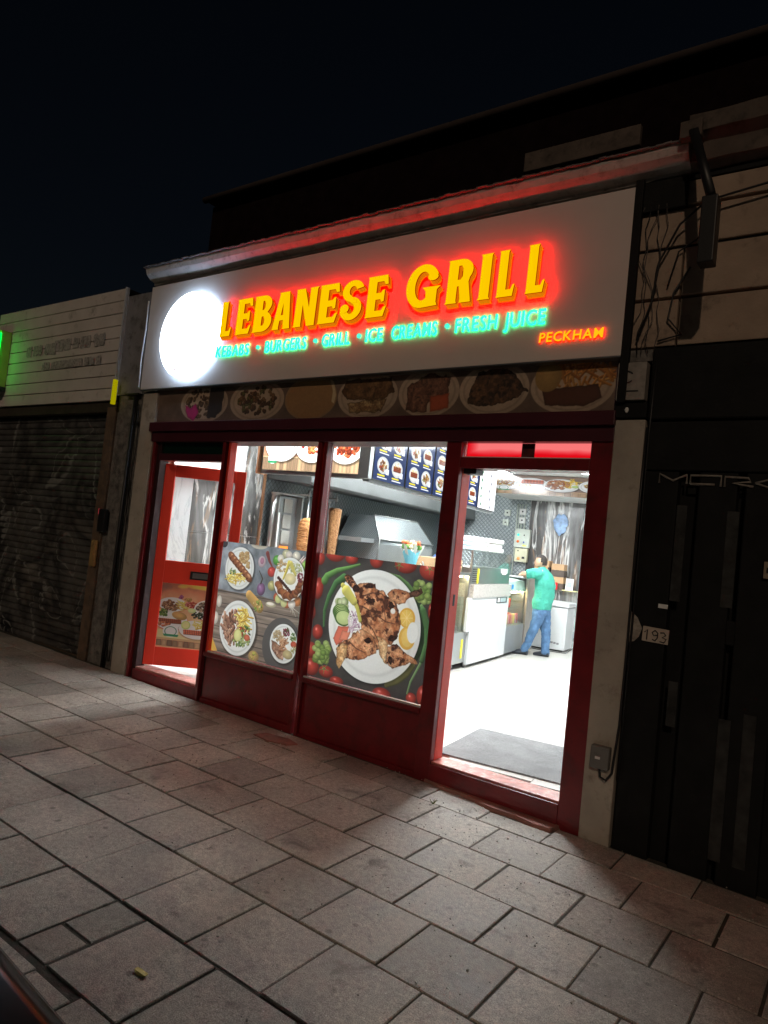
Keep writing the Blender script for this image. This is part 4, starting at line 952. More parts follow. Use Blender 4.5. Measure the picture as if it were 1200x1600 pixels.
GL = {
 'L': [[(.0, 0), (.92, 0), (1, .26), (.88, .24), (.8, .15), (.52, .15), (.52, .95), (.58, 1), (.0, 1), (.04, .95), (.04, .05)]],
 'E': [[(.0, 0), (.88, 0), (1, .25), (.86, .23), (.78, .15), (.46, .15), (.46, .42), (.68, .42), (.76, .35), (.86, .37), (.86, .65), (.76, .64), (.68, .58), (.46, .58), (.46, .85), (.78, .85), (.86, .77), (1, .77), (.94, 1), (.0, 1), (.04, .95), (.04, .05)]],
 'B': [[(.0, 0)] + arcp(.52, .28, .48, .28, -90, 62, 10) + arcp(.5, .755, .44, .245, -40, 90, 9) + [(.0, 1), (.04, .95), (.04, .05)]],
 'A': [[(.0, 0), (.38, 0), (.36, .06), (.40, .24), (.60, .24), (.62, .06), (.58, 0), (1, 0), (.98, .06), (.82, 1), (.26, 1), (.29, .94), (.03, .06)]],
 'N': [[(.0, 0), (.36, 0), (.34, .06), (.35, .58), (.60, .0), (.94, 0), (.95, .94), (1, 1), (.62, 1), (.64, .94), (.64, .48), (.40, 1), (.03, 1), (.05, .9), (.03, .06)]],
 'R': [[(.0, 0), (.46, 0), (.43, .06), (.43, .38), (.50, .38), (.58, .1), (.57, 0), (1, 0), (.98, .08), (.86, .46)] + arcp(.52, .73, .48, .27, -38, 90, 9) + [(.0, 1), (.04, .95), (.04, .05)]],
 'I': [[(.0, 0), (1, 0), (.9, .05), (.9, .95), (1, 1), (.02, 1), (.12, .95), (.12, .05)]],
 'S': [ring(.52, .73, .47, .27, .31, .15, 15, 262, 16), ring(.48, .29, .48, .29, .32, .16, -172, 86, 16), [(.3, .49), (.52, .58), (.72, .54), (.74, .42), (.5, .43), (.34, .50)], arcp(.22, .30, .2, .11, 0, 360, 12)],
 'G': [ring(.48, .5, .48, .5, .26, .17, 28, 315, 26), [(.54, .0), (.94, .02), (.9, .1), (.9, .38), (1, .46), (.48, .46), (.58, .38), (.6, .2)], arcp(.76, .68, .15, .085, 0, 360, 12)],
}
HOLES = {'B': [[[(.46, .17), (.56, .17), (.62, .24), (.62, .34), (.56, .42), (.46, .42)], [(.46, .6), (.54, .6), (.6, .66), (.6, .78), (.54, .85), (.46, .85)]]],
 'A': [[[(.44, .38), (.57, .38), (.52, .70)]]], 'R': [[[(.43, .53), (.54, .53), (.61, .6), (.61, .78), (.54, .85), (.43, .85)]]]}
def big_letter(ch, x0, x1, z0, z1):
    x0 *= .987; x1 *= .987; z0 = 1.6 + (z0 - 1.6) * .987; z1 = 1.6 + (z1 - 1.6) * .987
    W2, H2 = x1 - x0, z1 - z0; sh = .02; face = []; w = W2 - sh; h = H2 - .028
    mb = MB(); dr = MB(); bl = MB()
    for i, poly in enumerate(GL[ch]):
        holes = HOLES.get(ch, [[]] * 9)[i] if ch in HOLES else []
        tr = lambda lp, dx=0, dz=0: [(x0 - .006 + p[0] * (w + .008) + p[1] * .006 + dx, z0 + .028 + p[1] * h + dz) for p in lp]
        o = tr(poly); hs = [tr(q) for q in holes]
        mb.prism_y(o, BY - .056 - i * .0015, BY - .043, hs, 0, 1)
        for k in range(4):       # thick slanting shade behind the face
            f = (k + 1) / 4; dr.prism_y(tr(poly, sh * .62 * f, -.026 * f), BY - .0425 + k * .0045 - i * .0008, BY - .0425 + k * .0045 + .0035, [tr(q, sh * .62 * f, -.026 * f) for q in holes], 0, 1)
        bl.prism_y(tr(poly, sh * .6, -.016), BY - .0235 - i * .0009, BY - .019, [], 0, 1)
    o = sign.part('letter', mb, [YEL, ORG, ORG]); s_ = sign.part('letter_shade', dr, [ORG2, ORG, ORG], o); b_ = sign.part('letter_back_light', bl, [ORG, REDE, REDB], o)
for ch, x0, x1 in (('L', -5.035, -4.875), ('E', -4.83, -4.62), ('B', -4.61, -4.37), ('A', -4.365, -4.145), ('N', -4.12, -3.855), ('E', -3.85, -3.63), ('S', -3.62, -3.38), ('E', -3.36, -3.15)):
    big_letter(ch, x0, x1, 3.30, 3.652)
for ch, x0, x1, z1 in (('G', -2.99, -2.675, 3.68), ('R', -2.64, -2.42, 3.672), ('I', -2.38, -2.27, 3.678), ('L', -2.235, -2.09, 3.68), ('L', -2.02, -1.875, 3.685)):
    big_letter(ch, x0, x1, 3.325, z1)
_fd = {}
def glyph(ch, bold, ext):
    k = (ch, bold, ext)
    if k not in _fd:
        cu = bpy.data.curves.new('glyph', 'FONT'); cu.body = ch; cu.size = 1; cu.offset = bold; cu.extrude = ext; cu.resolution_u = 3
        o = bpy.data.objects.new('glyph', cu); COL.objects.link(o); dg = bpy.context.evaluated_depsgraph_get()
        me = bpy.data.meshes.new_from_object(o.evaluated_get(dg)); vs = [tuple(v.co) for v in me.vertices]; fs_ = [tuple(p.vertices) for p in me.polygons]; nz = [p.normal.z for p in me.polygons]
        bpy.data.objects.remove(o); bpy.data.curves.remove(cu); bpy.data.meshes.remove(me); _fd[k] = (vs, fs_, nz)
    return _fd[k]
def word(txt, x0, x1, z0, z1, y, mats, bold=.02, gap=.06, shear=.1, owner=None, name='small_letter', back=None, cap=None, depth=.005):
    x0 *= .994; x1 *= .994; z0 = 1.6 + (z0 - 1.6) * .994; z1 = 1.6 + (z1 - 1.6) * .994
    gs = [glyph(c, bold, .5) for c in txt]; ws = [max(v[0] for v in g_[0]) - min(v[0] for v in g_[0]) for g_ in gs]
    tot = sum(ws) + gap * (len(txt) - 1); kx = (x1 - x0) / tot; H0 = .73 if cap is None else cap; kz = (z1 - z0) / H0; x = x0
    for g_, w_ in zip(gs, ws):
        vs, fs_, nz = g_; mn = min(v[0] for v in vs); m = MB()
        m.v = [(x + (v[0] - mn) * kx + (v[1] * kz) * shear, y - v[2] * depth, z0 + v[1] * kz) for v in vs]
        m.f = [tuple(f) for f in fs_]; m.mi = [0 if n_ > .5 else 1 for n_ in nz]; m.sm = [False] * len(fs_)
        o = (owner or sign).part(name, m, mats)
        if back:
            b = MB(); b.v = [(p_[0], y + .0055 + (p_[1] - y) * .3, p_[2]) for p_ in m.v]; b.f = m.f; b.mi = [0] * len(m.f); b.sm = m.sm; (owner or sign).part('small_back_light', b, back, o)
        x += (w_ + gap) * kx
yS = BY - .016
for txt, x0, x1 in (('KEBABS', -5.07, -4.645), ('BURGERS', -4.44, -3.965), ('GRILL', -3.79, -3.505), ('ICE', -3.345, -3.185), ('CREAMS', -3.10, -2.70), ('FRESH', -2.545, -2.22), ('JUICE', -2.165, -1.87)):
    word(txt, x0, x1, 3.145, 3.25, yS, [CYA, CYS], .009, .14, .03, back=GRNB)
for cx in (-4.545, -3.875, -3.42, -2.62):
    cx *= .99; d_ = MB().lathe((cx, yS + .004, 3.187), [(.019, 0), (.019, .01)], 14, 0, 'Y'); o = sign.part('dot', d_, CYA); sign.part('small_back_light', B(cx - .01, cx + .01, yS + .006, yS + .010, 3.18, 3.194), GRNB, o)
word('PECKHAM', -1.895, -1.475, 3.017, 3.082, yS, [YELP, YELP], .009, .12, .05, back=REDP)
# round white light box
dc = (-5.425, BY, 3.37)
sign.part('round_light_rim', MB().lathe((dc[0], -.086, dc[2]), [(.405, 0), (.405, .05)], 48, 0, 'Y'), emis('blue_white_added_glow', (.42, .66, 1.0), 9.0))  # rim glow added to spread a blue-white halo over the board
WDISC = emis('white_round_light', (.80, .90, 1.0), 14.0)
sign.part('round_light', MB().lathe((dc[0], -.1365, dc[2]), [(.408, 0), (.41, .004), (.40, .012)], 48, 0, 'Y'), WDISC)
sign.part('round_light_mark', MB().tube([(dc[0] + .35 * math.cos(a), -.153, dc[2] + .35 * math.sin(a)) for a in np.linspace(3.6, 4.5, 12)], .008), mat('faint_red_line', (.9, .3, .25), .5))
sign.part('round_light_mark', MB().rbox((-5.76, -.153, 3.27), (.075, .004, .012), 0, 0, -.1), mat('grey_dash', (.2, .2, .25), .5))

# ------------------------------------------------------------------ left neighbour
ln = Thing('shuttered_shop', 'dark closed shop with a graffitied roller shutter under pale boards', 'shop', p=(-8, 0, 0))
ln.part('wall', B(-12, -6.13, .26, .5, -.1, 4.02), RENDER_DIRTY)
ln.part('wall', B(-6.60, -6.135, -.005, .25, -.02, 2.86), RENDER_DIRTY, label='grimy flaking strip of wall beside the shutter')
ln.part('wall', B(-6.64, -6.165, -.02, .25, 2.865, 3.93), mat('blue_grey_render', (.22, .22, .24), .8, var=.2, vs=5, dirt=.3), label='narrow wall between the two signs')
ln.part('drainpipe', MB().tube([(-6.28, -.045, 0.02), (-6.27, -.045, 1.2), (-6.26, -.045, 2.84)], .018), BLACK)
for i, (a, b) in enumerate(((-6.19, -6.2), (-6.23, -6.215), (-6.21, -6.24))):
    pts_ = [(a + .02 * math.sin(k * 1.3 + i * 2), -.03 - .006 * i, .15 + k * .2) for k in range(14)]; ln.part('cable', MB().tube(pts_, .005, 5), BLACK)
ln.part('cable', MB().tube([(-6.16, -.09, 2.9), (-6.165, -.1, 3.2), (-6.155, -.095, 3.5), (-6.17, -.09, 3.8)], .008, 5), PAPER)
ln.part('bracket', B(-6.43, -6.2, -.06, -.022, 2.845, 2.865), BLACK); ln.part('bracket', B(-6.3, -6.2, -.04, -.006, 2.55, 2.58), BLACK)
gd = MB().box(-6.76, -6.605, -.03, .2, -.02, 2.74); ln.part('shutter_guide', gd, RUST, bev=.006)
kb = MB().box(-6.62, -6.50, -.075, -.031, 1.42, 1.66); ln.part('key_box', kb, BLACK, bev=.01)
ln.part('key_box_lid', B(-6.70, -6.60, -.07, -.031, 1.05, 1.33), mat('ochre_metal_lid', (.36, .22, .08), .6, var=.3, vs=9, dirt=.3), bev=.02)
ln.part('red_indicator', B(-6.66, -6.635, -.05, -.031, 1.6, 1.66), emis('pink_red_tag', (.9, .08, .1), .35))
ln.part('yellow_strip', B(-6.58, -6.545, -.12, -.08, 2.75, 3.01), emis('lit_yellow_strip', (.75, .66, .0), .42), bev=.004)
# shutter slats
sp = MB(); pr = [(.0, 0.0), (-.012, .008), (-.017, .022), (-.017, .048), (-.010, .064), (.004, .070)]; n = len(pr)
sp.add([(x, y, z) for x in (-3.3, 0) for y, z in pr], [(i, i + n, i + 1 + n, i + 1) for i in range(n - 1)], 0, True)
sme = sp.mesh('slat', SHUTTER)
for k in range(36): ln.share('slat', sme, (-6.77, .08, .08 + k * .0725))
ln.part('bottom_bar', B(-10.07, -6.77, .04, .09, .0, .08), RUST, bev=.005)
ln.part('shutter_box', B(-10.1, -6.62, -.02, .25, 2.69, 2.80), mat('dark_brown_shutter_box', (.05, .04, .03), .6, var=.3, dirt=.3), bev=.006)
for k in range(9):
    z0 = 2.805 + k * .1345; ln.part('plank', B(-9.35, -6.655, -.052 - random.uniform(0, .003), -.0205, z0 + .004, z0 + .1285), PLANK, bev=.003)
ln.part('edge_trim', B(-6.654, -6.632, -.058, -.02, 2.81, 4.02), mat('pale_metal_trim', (.55, .56, .58), .4))
ln.part('board_backing', B(-9.36, -6.66, -.02, .25, 2.8055, 4.02), BLACK)
def smear(x0, x1, z0, z1, seed):
    r = random.Random(seed); m = MB(); x = x0; q_ = 0
    while x < x1:
        wdt = r.uniform(.035, .10); 
        for _ in range(7):
            a = r.uniform(x, x + wdt); b = r.uniform(x, x + wdt); zz0, zz1 = (z0, z1) if r.random() < .5 else (r.uniform(z0, z1), r.uniform(z0, z1))
            q_ += 1; m.rbox(((a + b) / 2, -.0565 - .00012 * q_, (zz0 + zz1) / 2), (abs(b - a) + .022, .002, abs(zz1 - zz0) * r.uniform(.6, 1) + .014), 0, 0, 0)
        x += wdt + (.05 if r.random() < .2 else .008)
    return m
INK = mat('faded_dark_lettering', (.36, .34, .33), .7, var=.5, vs=40)
for x0, x1, z0, z1, s_ in ((-8.55, -7.95, 3.40, 3.52, 1), (-7.93, -6.98, 3.42, 3.55, 2), (-8.15, -6.95, 3.215, 3.30, 3)): ln.part('worn_lettering', smear(x0, x1, z0, z1, s_), INK, kind='stuff')
gs_ = Thing('neon_sign', 'bright green neon sign at the left edge beside the pale boards', 'sign', p=(-9.6, -.1, 3.45))
gs_.part('light_panel', B(-10.4, -8.955, -.24, -.19, 3.05, 3.70), emis('green_neon', (.0, 1.0, .05), 3.5)); gs_.part('added_light_stop', B(-10.45, -8.96, -.23, -.06, 3.0, 3.045), BLACK); gs_.part('backing_box', B(-10.45, -8.97, -.188, -.06, 3.046, 3.74), mat('lime_sign_box', (.4, .5, .1), .5), bev=.004)  # black box below the panel added to keep green light off the shutter
# ------------------------------------------------------------------ right neighbour
rn = Thing('dark_shop', 'unlit building with black boarded frontage and cracked stone panels above', 'building', p=(0, 0, 0))
rn.part('wall', B(-1.175, 3.2, .06, .3, -.1, 4.0), BLACKWOOD)
TILE = mat('cracked_fascia_panel', (.38, .28, .21), .8, var=.16, vs=4, bs=40, bstr=.4, dirt=.22, dcol=(.12, .09, .07))
zr = [2.935, 3.235, 3.545, 3.79, 3.95]; 
for j in range(4):
    xb = [-1.33, -.98 + .01 * j, -.2, .7, 1.6, 2.5] if j >= 2 else [-1.33, -1.05, .2, 1.2, 2.3]
    for a, b in zip(xb, xb[1:]):
        rn.part('fascia_panel', B(a + .006, b - .006, -.03 + random.uniform(-.004, .004), .055, zr[j] + .008, zr[j + 1] - .012), TILE, bev=.006)
rn.part('fascia_batten', B(-1.33, 3.0, -.012, .055, 3.53, 3.556), BLACKWOOD)
cr = MB(); pc = [(-.03, 3.99), (-.09, 4.02), (-.10, 4.12), (-.16, 4.16), (-.17, 4.26), (.3, 4.26), (.3, 3.99)]
xs = np.linspace(-1.045, 3.2, 40); m_ = 7
cr.add([(x, y + random.uniform(-.004, .004), z + random.uniform(-.004, .004)) for x in xs for y, z in pc], [(i * m_ + k, i * m_ + (k + 1) % m_, (i + 1) * m_ + (k + 1) % m_, (i + 1) * m_ + k) for i in range(39) for k in range(m_)] + [tuple(range(m_ - 1, -1, -1)), tuple(39 * m_ + k for k in range(m_))])
rn.part('cornice', cr, STONE)
rn.part('soffit_board', B(-1.33, 3.0, -.02, .055, 3.952, 3.985), BLACKWOOD)  # black painted board under the cornice
# black boarded front
rn.part('fascia_beam', B(-1.17, 3.0, -.05, .055, 2.50, 2.93), BLACKWOOD, bev=.01); rn.part('rail', B(-1.17, 3.0, -.03, .055, 2.2, 2.49), BLACKWOOD, bev=.008)
for x in (-1.17, -.86, -.62, -.2, .2, .6, 1.0, 1.4): rn.part('boarding_post', B(x, x + .2, -.025, .055, -.06, 2.195), BLACKWOOD, bev=.008)
STREAK = mat('chalky_streaked_paint', (.022, .022, .021), .8, var=.7, vs=14, bs=60, bstr=.5)
for x0, x1, z0, z1 in ((-.965, -.91, 1.45, 2.0), (-.70, -.64, 1.45, 1.98), (-.93, -.88, .75, 1.0), (-.66, -.60, .1, .85), (-.54, -.48, .1, .9)):
    rn.part('worn_streak', B(x0, x1, -.029, -.0255, z0, z1), STREAK)
for x in (-.86, -.2): rn.part('rail', B(x + .201, x + .399 + .2, -.02, .055, 1.25, 1.38), BLACKWOOD)
# hand-painted word on the rail
CH = mat('chalk_grey_paint', (.26, .23, .2), .8, var=.3, vs=40)
def strokes(sts, x, z, w_, h_, y, r, m_): 
    for st in sts: m_.tube([(x + a * w_, y, z + b * h_) for a, b in st], r, 5)
tagm = MB(); 
strokes([[(0, 0), (0, 1), (.5, .3), (1, .95), (1, 0)]], -1.075, 2.125, .15, .055, -.0305, .007, tagm); strokes([[(0, 0), (0, 1), (1, 1), (1, -.2)], [(0, 0), (.8, 0)]], -.905, 2.125, .16, .05, -.0305, .007, tagm)
strokes([[(0, -.1), (0, 1), (.9, .9), (1, .5), (.3, .35), (1.1, 0)]], -.725, 2.12, .13, .052, -.0305, .007, tagm); strokes([[(0, .5), (.5, .9), (1, .5), (.5, .05), (0, .5)]], -.575, 2.115, .14, .052, -.0305, .006, tagm)
rn.part('painted_word', tagm, CH)
num = Thing('number_plate', 'pale hand-lettered 193 plate on the black boarding', 'house number', p=(-1.02, -.03, 1.24))
num.part('plate', MB().rbox((-1.022, -.034, 1.243), (.145, .008, .085), 0, 0, .03), mat('cream_card', (.48, .4, .33), .7, var=.1), bev=.002)
nm = MB(); strokes([[(0, .7), (.45, 1), (.4, 0)]], -1.082, 1.212, .035, .058, -.040, .0035, nm); num.part('digit', nm, BLACK)
nm = MB(); strokes([[(1, .6), (.3, .5), (0, .8), (.5, 1.05), (1, .8), (.95, .3), (.6, 0), (.1, .1)]], -1.040, 1.212, .032, .056, -.040, .0035, nm); num.part('digit', nm, BLACK)
nm = MB(); strokes([[(0, .95), (.6, 1), (.9, .75), (.35, .5), (1, .35), (.7, 0), (0, .05)]], -.995, 1.208, .034, .056, -.040, .0035, nm); num.part('digit', nm, BLACK)
solo('small_plate', MB().rbox((-.995, -.03, 1.413), (.052, .006, .024), 0, 0, .02), PAPER, 'tiny pale label above the handwritten 193 plate', 'label')
solo('door_bell', MB().box(-.50, -.44, -.05, -.026, 1.63, 1.72).box(-.485, -.455, -.056, -.0505, 1.66, 1.69, 1), [mat('tan_plastic', (.3, .24, .17), .6), BLACK], 'tan door bell box on the black boarding at the right edge', 'door bell', bev=.006)
tp = MB(); tq = [(-1.178, 1.18), (-1.17, 1.36), (-1.13, 1.33), (-1.10, 1.27), (-1.115, 1.22), (-1.14, 1.19)]
solo('torn_sticker', tp.prism_y(tq, -.032, -.0285), mat('torn_pale_paper', (.34, .3, .26), .8, var=.4, vs=40), 'torn pale sticker between the pilaster and the 193 plate', 'sticker')
ab = Thing('wall_plate', 'grey square notice box above the right pilaster', 'notice box', p=(-1.27, -.05, 2.73))
ab.part('box', B(-1.362, -1.192, -.075, .0, 2.615, 2.845), mat('dull_grey_plate', (.3, .27, .24), .6, var=.25, vs=20), bev=.004)
nm = MB().tube([(-1.3 + .035 * math.cos(a), -.078, 2.755 + .035 * math.sin(a)) for a in np.linspace(0.6, 5.6, 12)], .004, 5).box(-1.33, -1.23, -.078, -.0755, 2.665, 2.672); ab.part('printed_mark', nm, BLACK, kind='stuff')
P('lock_slot', MB().box(-2.4175, -2.4155, .06, .085, 1.22, 1.30), BLACK); P('closer_block', B(-2.40, -2.30, .0, .1, 2.15, 2.184), BLACK)
P('pilaster_head', B(-1.37, -1.175, -.06, .1, 2.51, 2.60), BLACKWOOD, bev=.004); P('pilaster_head', B(-1.33, -1.175, -.03, .1, 2.86, 2.93), RENDER_DIRTY)
P('white_stud', MB().sphere((-1.29, -.066, 2.555), (.012, .008, .018)), PAPER)
jb = Thing('junction_box', 'grey electrical box with a looping cable low on the right pilaster', 'electrical box', p=(-1.26, -.06, .5))
jb.part('box', B(-1.315, -1.205, -.095, -.046, .43, .56), mat('grey_box_plastic', (.16, .15, .14), .5, dirt=.2), bev=.006); jb.part('label', B(-1.285, -1.255, -.0975, -.0955, .485, .50), PAPER)
jb.part('cable', MB().tube([(-1.26, -.075, .432), (-1.25, -.08, .385), (-1.215, -.085, .375), (-1.187, -.075, .42), (-1.172, -.06, .7), (-1.168, -.055, 1.2), (-1.172, -.055, 1.9), (-1.165, -.055, 2.45)], .007), BLACK)
rn.part('cable', MB().tube([(-1.158, -.05, .4), (-1.15, -.055, 1.3), (-1.153, -.05, 2.4), (-1.14, -.06, 2.9)], .006), BLACK)
# cables in the gap and over the fascia
for i in range(5):
    r = random.Random(i); x = -1.29 + .03 * i; am = r.uniform(.01, .035); ph_ = r.random() * 6; pts_ = [(x + am * math.sin(ph_ + k * .55) + .01 * math.sin(k * 1.9 + i), -.05 - .01 * math.sin(k), 2.9 + k * .065) for k in range(15)]
    rn.part('cable', MB().tube(pts_, .0026, 5), BLACK if i % 2 else mat('grey_cable', (.09, .075, .07), .6))
rn.part('cable', MB().tube([(-1.27, -.06, 2.98), (-1.2, -.07, 3.2), (-1.17, -.08, 3.45), (-1.07, -.09, 3.65), (-.93, -.1, 3.76), (-.7, -.1, 3.79), (-.3, -.1, 3.84)], .007, 5), BLACK)
rn.part('cable', MB().tube([(-1.0, -.05, 3.4), (-1.08, -.06, 3.25), (-1.1, -.06, 3.1), (-1.02, -.05, 3.0), (-1.15, -.05, 2.97)], .006, 5), BLACK)
rn.part('cable', MB().tube([(-1.12, -.05, 3.3), (-1.07, -.06, 3.5), (-.98, -.05, 3.56), (-.93, -.05, 3.62)], .005, 5), BLACK)
rn.part('vent', B(-1.31, -1.05, -.06, -.02, 3.78, 3.93), BLACKWOOD)
br = Thing('wall_bracket', 'black steel bracket arm with a hanging box projecting over the right fascia', 'bracket', p=(-1.05, -.15, 3.95))
A0, A1 = Vector((-1.02, -.16, 4.17)), Vector((-.84, -.42, 3.62))
br.part('arm', MB().tube([A0, A1], .035, 4), BLACK); br.part('mounting', B(-1.09, -.97, -.19, -.1, 4.12, 4.22), STONE, bev=.005)
br.part('hanging_box', B(-.875, -.795, -.47, -.37, 3.24, 3.60), BLACK, bev=.006)
# upper storey set back behind the flat roof
up = Thing('upper_building', 'dark brick upper storey set back behind the shop roofs', 'building', p=(-2, 3, 4))
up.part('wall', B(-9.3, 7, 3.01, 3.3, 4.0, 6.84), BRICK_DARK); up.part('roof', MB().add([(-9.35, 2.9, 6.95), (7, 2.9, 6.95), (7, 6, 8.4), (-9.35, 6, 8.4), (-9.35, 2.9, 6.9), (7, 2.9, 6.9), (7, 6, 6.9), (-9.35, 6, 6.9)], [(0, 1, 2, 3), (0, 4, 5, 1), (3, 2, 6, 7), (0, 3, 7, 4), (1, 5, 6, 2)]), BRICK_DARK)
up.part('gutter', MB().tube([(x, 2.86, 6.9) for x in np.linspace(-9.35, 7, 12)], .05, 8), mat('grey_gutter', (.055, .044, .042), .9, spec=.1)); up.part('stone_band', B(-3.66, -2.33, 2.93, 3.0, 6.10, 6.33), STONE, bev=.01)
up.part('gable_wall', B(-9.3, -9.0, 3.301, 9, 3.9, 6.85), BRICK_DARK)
P('parapet', B(-6.4, -6.2, .3, 3.0, 4.0, 4.06), STONE)

# ------------------------------------------------------------------ inside: everything below is in the room's own frame
def T_(name, label, cat, p=(0, 0, 0), group=None): return Thing(name, label, cat, p, INSIDE, group)
def screen(owner, nm_, s, t0, t1, z0, z1, arr, strength, name):
    m = MB().quad([(s, t0, z0), (s, t1, z0), (s, t1, z1), (s, t0, z1)]); m.box(s - .03, s - .002, t0 - .006, t1 + .006, z0 - .008, z1 + .008, 1)
    return owner.part(name, m, [print_mat(nm_, arr, 'lit', strength), BLACK])
mb_labels = ('dark blue menu board of plates nearest the window corner', 'second dark blue menu board of plates, left of the wide red post', 'third dark blue menu board, partly behind the wide red post', 'dark blue menu board just left of the white one', 'white menu board at the far end of the menu row')
for k, (t0, t1) in enumerate(((1.13, 1.78), (1.82, 2.46), (2.5, 3.16), (3.2, 3.88), (3.92, 4.56))):
    T = T_('menu_board', mb_labels[k], 'menu board', (-1.4, t0, 2.2), 'lit menu boards over the counter')
    screen(T, 'menu_print_%d' % k, -1.40, t0, t1, 2.20, 2.94, art_menu(k), 1.5 if k < 4 else 1.6, 'lit_face')
bh = T_('menu_bulkhead', 'grey suspended bulkhead that carries the menu boards and the front photo panel', 'bulkhead', (-2, 1.2, 2.2))
bh.part('side', B(-1.50, -1.435, 1.12, 4.6, 2.17, 3.0), STEEL_GREY); bh.part('corner_post', B(-1.50, -1.40, 1.04, 1.11, 2.19, 3.0), STEEL_GREY, bev=.004); bh.part('front', B(-2.70, -1.51, 1.10, 1.16, 2.19, 3.0), STEEL_GREY)
bh.part('end_trim', B(-2.72, -2.70, 1.05, 1.17, 2.18, 3.0), COPPER)
film('front_plates_print', -2.66, -1.53, 2.225, 2.80, 1.07, art_front(), 'lit', owner=bh, nm='photo_panel', strength=2.2, label='lit photo panel of plates on planks facing the window')
# counter units
def castor(T, s, t):
    c_ = MB().lathe((s, t + .012, .158), [(.036, 0), (.036, .024)], 12, 0, 'Y').box(s - .012, s + .012, t - .018, t + .018, .165, .21); T.part('castor', c_, mat('grey_rubber_wheel', (.3, .3, .3), .6))
WARM = emis('warm_display_light', (1.0, .82, .45), 40.0)
T = T_('hot_display_cabinet', 'glass fronted hot display on a steel base next to the red door post', 'display cabinet', (-1.8, 3.3, .12))
T.part('base', B(-2.1, -1.42, 2.7, 3.97, .20, .59), STEEL_GREY, bev=.006); T.part('top', B(-2.1, -1.42, 2.7, 3.97, 1.31, 1.35), STEEL, bev=.004)
T.part('back_panel', B(-2.1, -2.05, 2.7, 3.97, .591, 1.309), mat('cream_display_back', (.9, .82, .6), .5)); T.part('shelf', B(-2.04, -1.46, 2.72, 3.93, .93, .945), CASE_GLASS)
T.part('front_glass', B(-1.437, -1.43, 2.72, 3.93, .60, 1.305), CASE_GLASS); T.part('end_post', B(-1.46, -1.42, 3.935, 3.97, .591, 1.309), STEEL); T.part('strip_light', B(-1.55, -1.5, 2.75, 3.9, 1.285, 1.305), WARM)
T.part('yellow_label', B(-1.419, -1.415, 3.86, 3.92, .26, .50), YELLOW)
for s, t in ((-1.5, 2.9), (-1.5, 3.58), (-1.5, 3.75)): castor(T, s, t)
for k in range(5): T.part('food_tray', MB().box(-2.0, -1.5, 2.78 + k * .23, 2.97 + k * .23, .6, .66).sphere((-1.75, 2.87 + k * .23, .67), (.22, .09, .06), 8, 6, 1), [STEEL, mat('mixed_hot_food', (.7, .5, .25), .7, var=.5, vs=30)])
T = T_('pizza_counter', 'white fronted prep counter with granite strip, steel riser and glass guard', 'counter', (-1.8, 4.8, .12))
T.part('front_panel', B(-1.42, -1.38, 3.90, 5.53, .60, 1.03), WHITE, bev=.003); T.part('front_panel', B(-1.42, -1.38, 4.02, 5.53, .17, .598), WHITE, bev=.003)
T.part('body', B(-2.15, -1.421, 3.98, 5.53, .2, 1.03), STEEL_GREY); T.part('granite_band', B(-2.16, -1.36, 3.98, 5.55, 1.032, 1.205), GRANITE, bev=.004)
T.part('riser', B(-2.0, -1.42, 4.0, 5.56, 1.206, 1.425), STEEL, bev=.004)
for k in range(7): T.part('vent_slot', B(-1.4195, -1.417, 4.04, 4.2, 1.235 + k * .026, 1.243 + k * .026), BLACK)
T.part('yellow_label', B(-1.419, -1.415, 4.21, 4.27, 1.215, 1.41), YELLOW); T.part('glass_guard', B(-1.425, -1.418, 4.0, 5.56, 1.426, 1.635), CASE_GLASS); T.part('glass_shelf', B(-2.0, -1.42, 4.0, 5.6, 1.636, 1.644), CASE_GLASS)
T.part('guard_post', B(-1.44, -1.415, 5.56, 5.58, 1.2, 1.65), STEEL); T.part('guard_post', B(-1.44, -1.415, 3.975, 3.995, 1.2, 1.65), STEEL)
T.part('controller', MB().box(-1.3795, -1.372, 4.98, 5.42, .94, 1.02, 1).box(-1.3715, -1.369, 5.12, 5.36, .955, 1.015, 2).box(-1.3715, -1.369, 5.0, 5.09, .955, 1.015, 0), [PAPER, BLACK, mat('lcd_grey', (.4, .48, .5), .3)])
T.part('paper_notice', MB().box(-1.4165, -1.414, 5.15, 5.45, 1.36, 1.425).box(-1.4135, -1.412, 5.22, 5.4, 1.34, 1.40), PAPER)
for s, t in ((-1.45, 4.1), (-1.45, 5.2), (-1.45, 5.42), (-2.0, 5.42)): castor(T, s, t)
box_labels = ('bluish white foam box nearest the door post on the glass shelf', 'white foam box stack in the middle of the glass shelf', 'white foam box stack at the far end of the glass shelf')
for k, (t0, t1, z1, cc) in enumerate(((3.82, 4.1, 1.80, (.55, .72, .8)), (4.12, 4.62, 1.83, (.85, .85, .84)), (4.65, 5.28, 1.835, (.85, .84, .8)))):
    bt = T_('foam_box_stack', box_labels[k], 'food boxes', (-1.6, t0, 1.65), 'foam food boxes on the glass shelf'); hn = 3; hh_ = (z1 - 1.646) / hn
    for j in range(hn):
        bt.part('foam_box', B(-1.75, -1.45 + random.uniform(-.015, .01), t0 + random.uniform(0, .02), t1 - random.uniform(0, .02), 1.647 + j * hh_, 1.647 + (j + .94) * hh_), mat('foam_%d_%d' % (k, j), cc, .7), bev=.012)
T = T_('drinks_display_fridge', 'low glass fridge of drinks with warm light beside the leaning man', 'display fridge', (-1.75, 6, .12))
T.part('base', B(-2.05, -1.40, 5.58, 6.48, .17, .575), STEEL_GREY, bev=.005); T.part('plinth', B(-2.0, -1.5, 5.62, 6.45, .12, .17), BLACK)
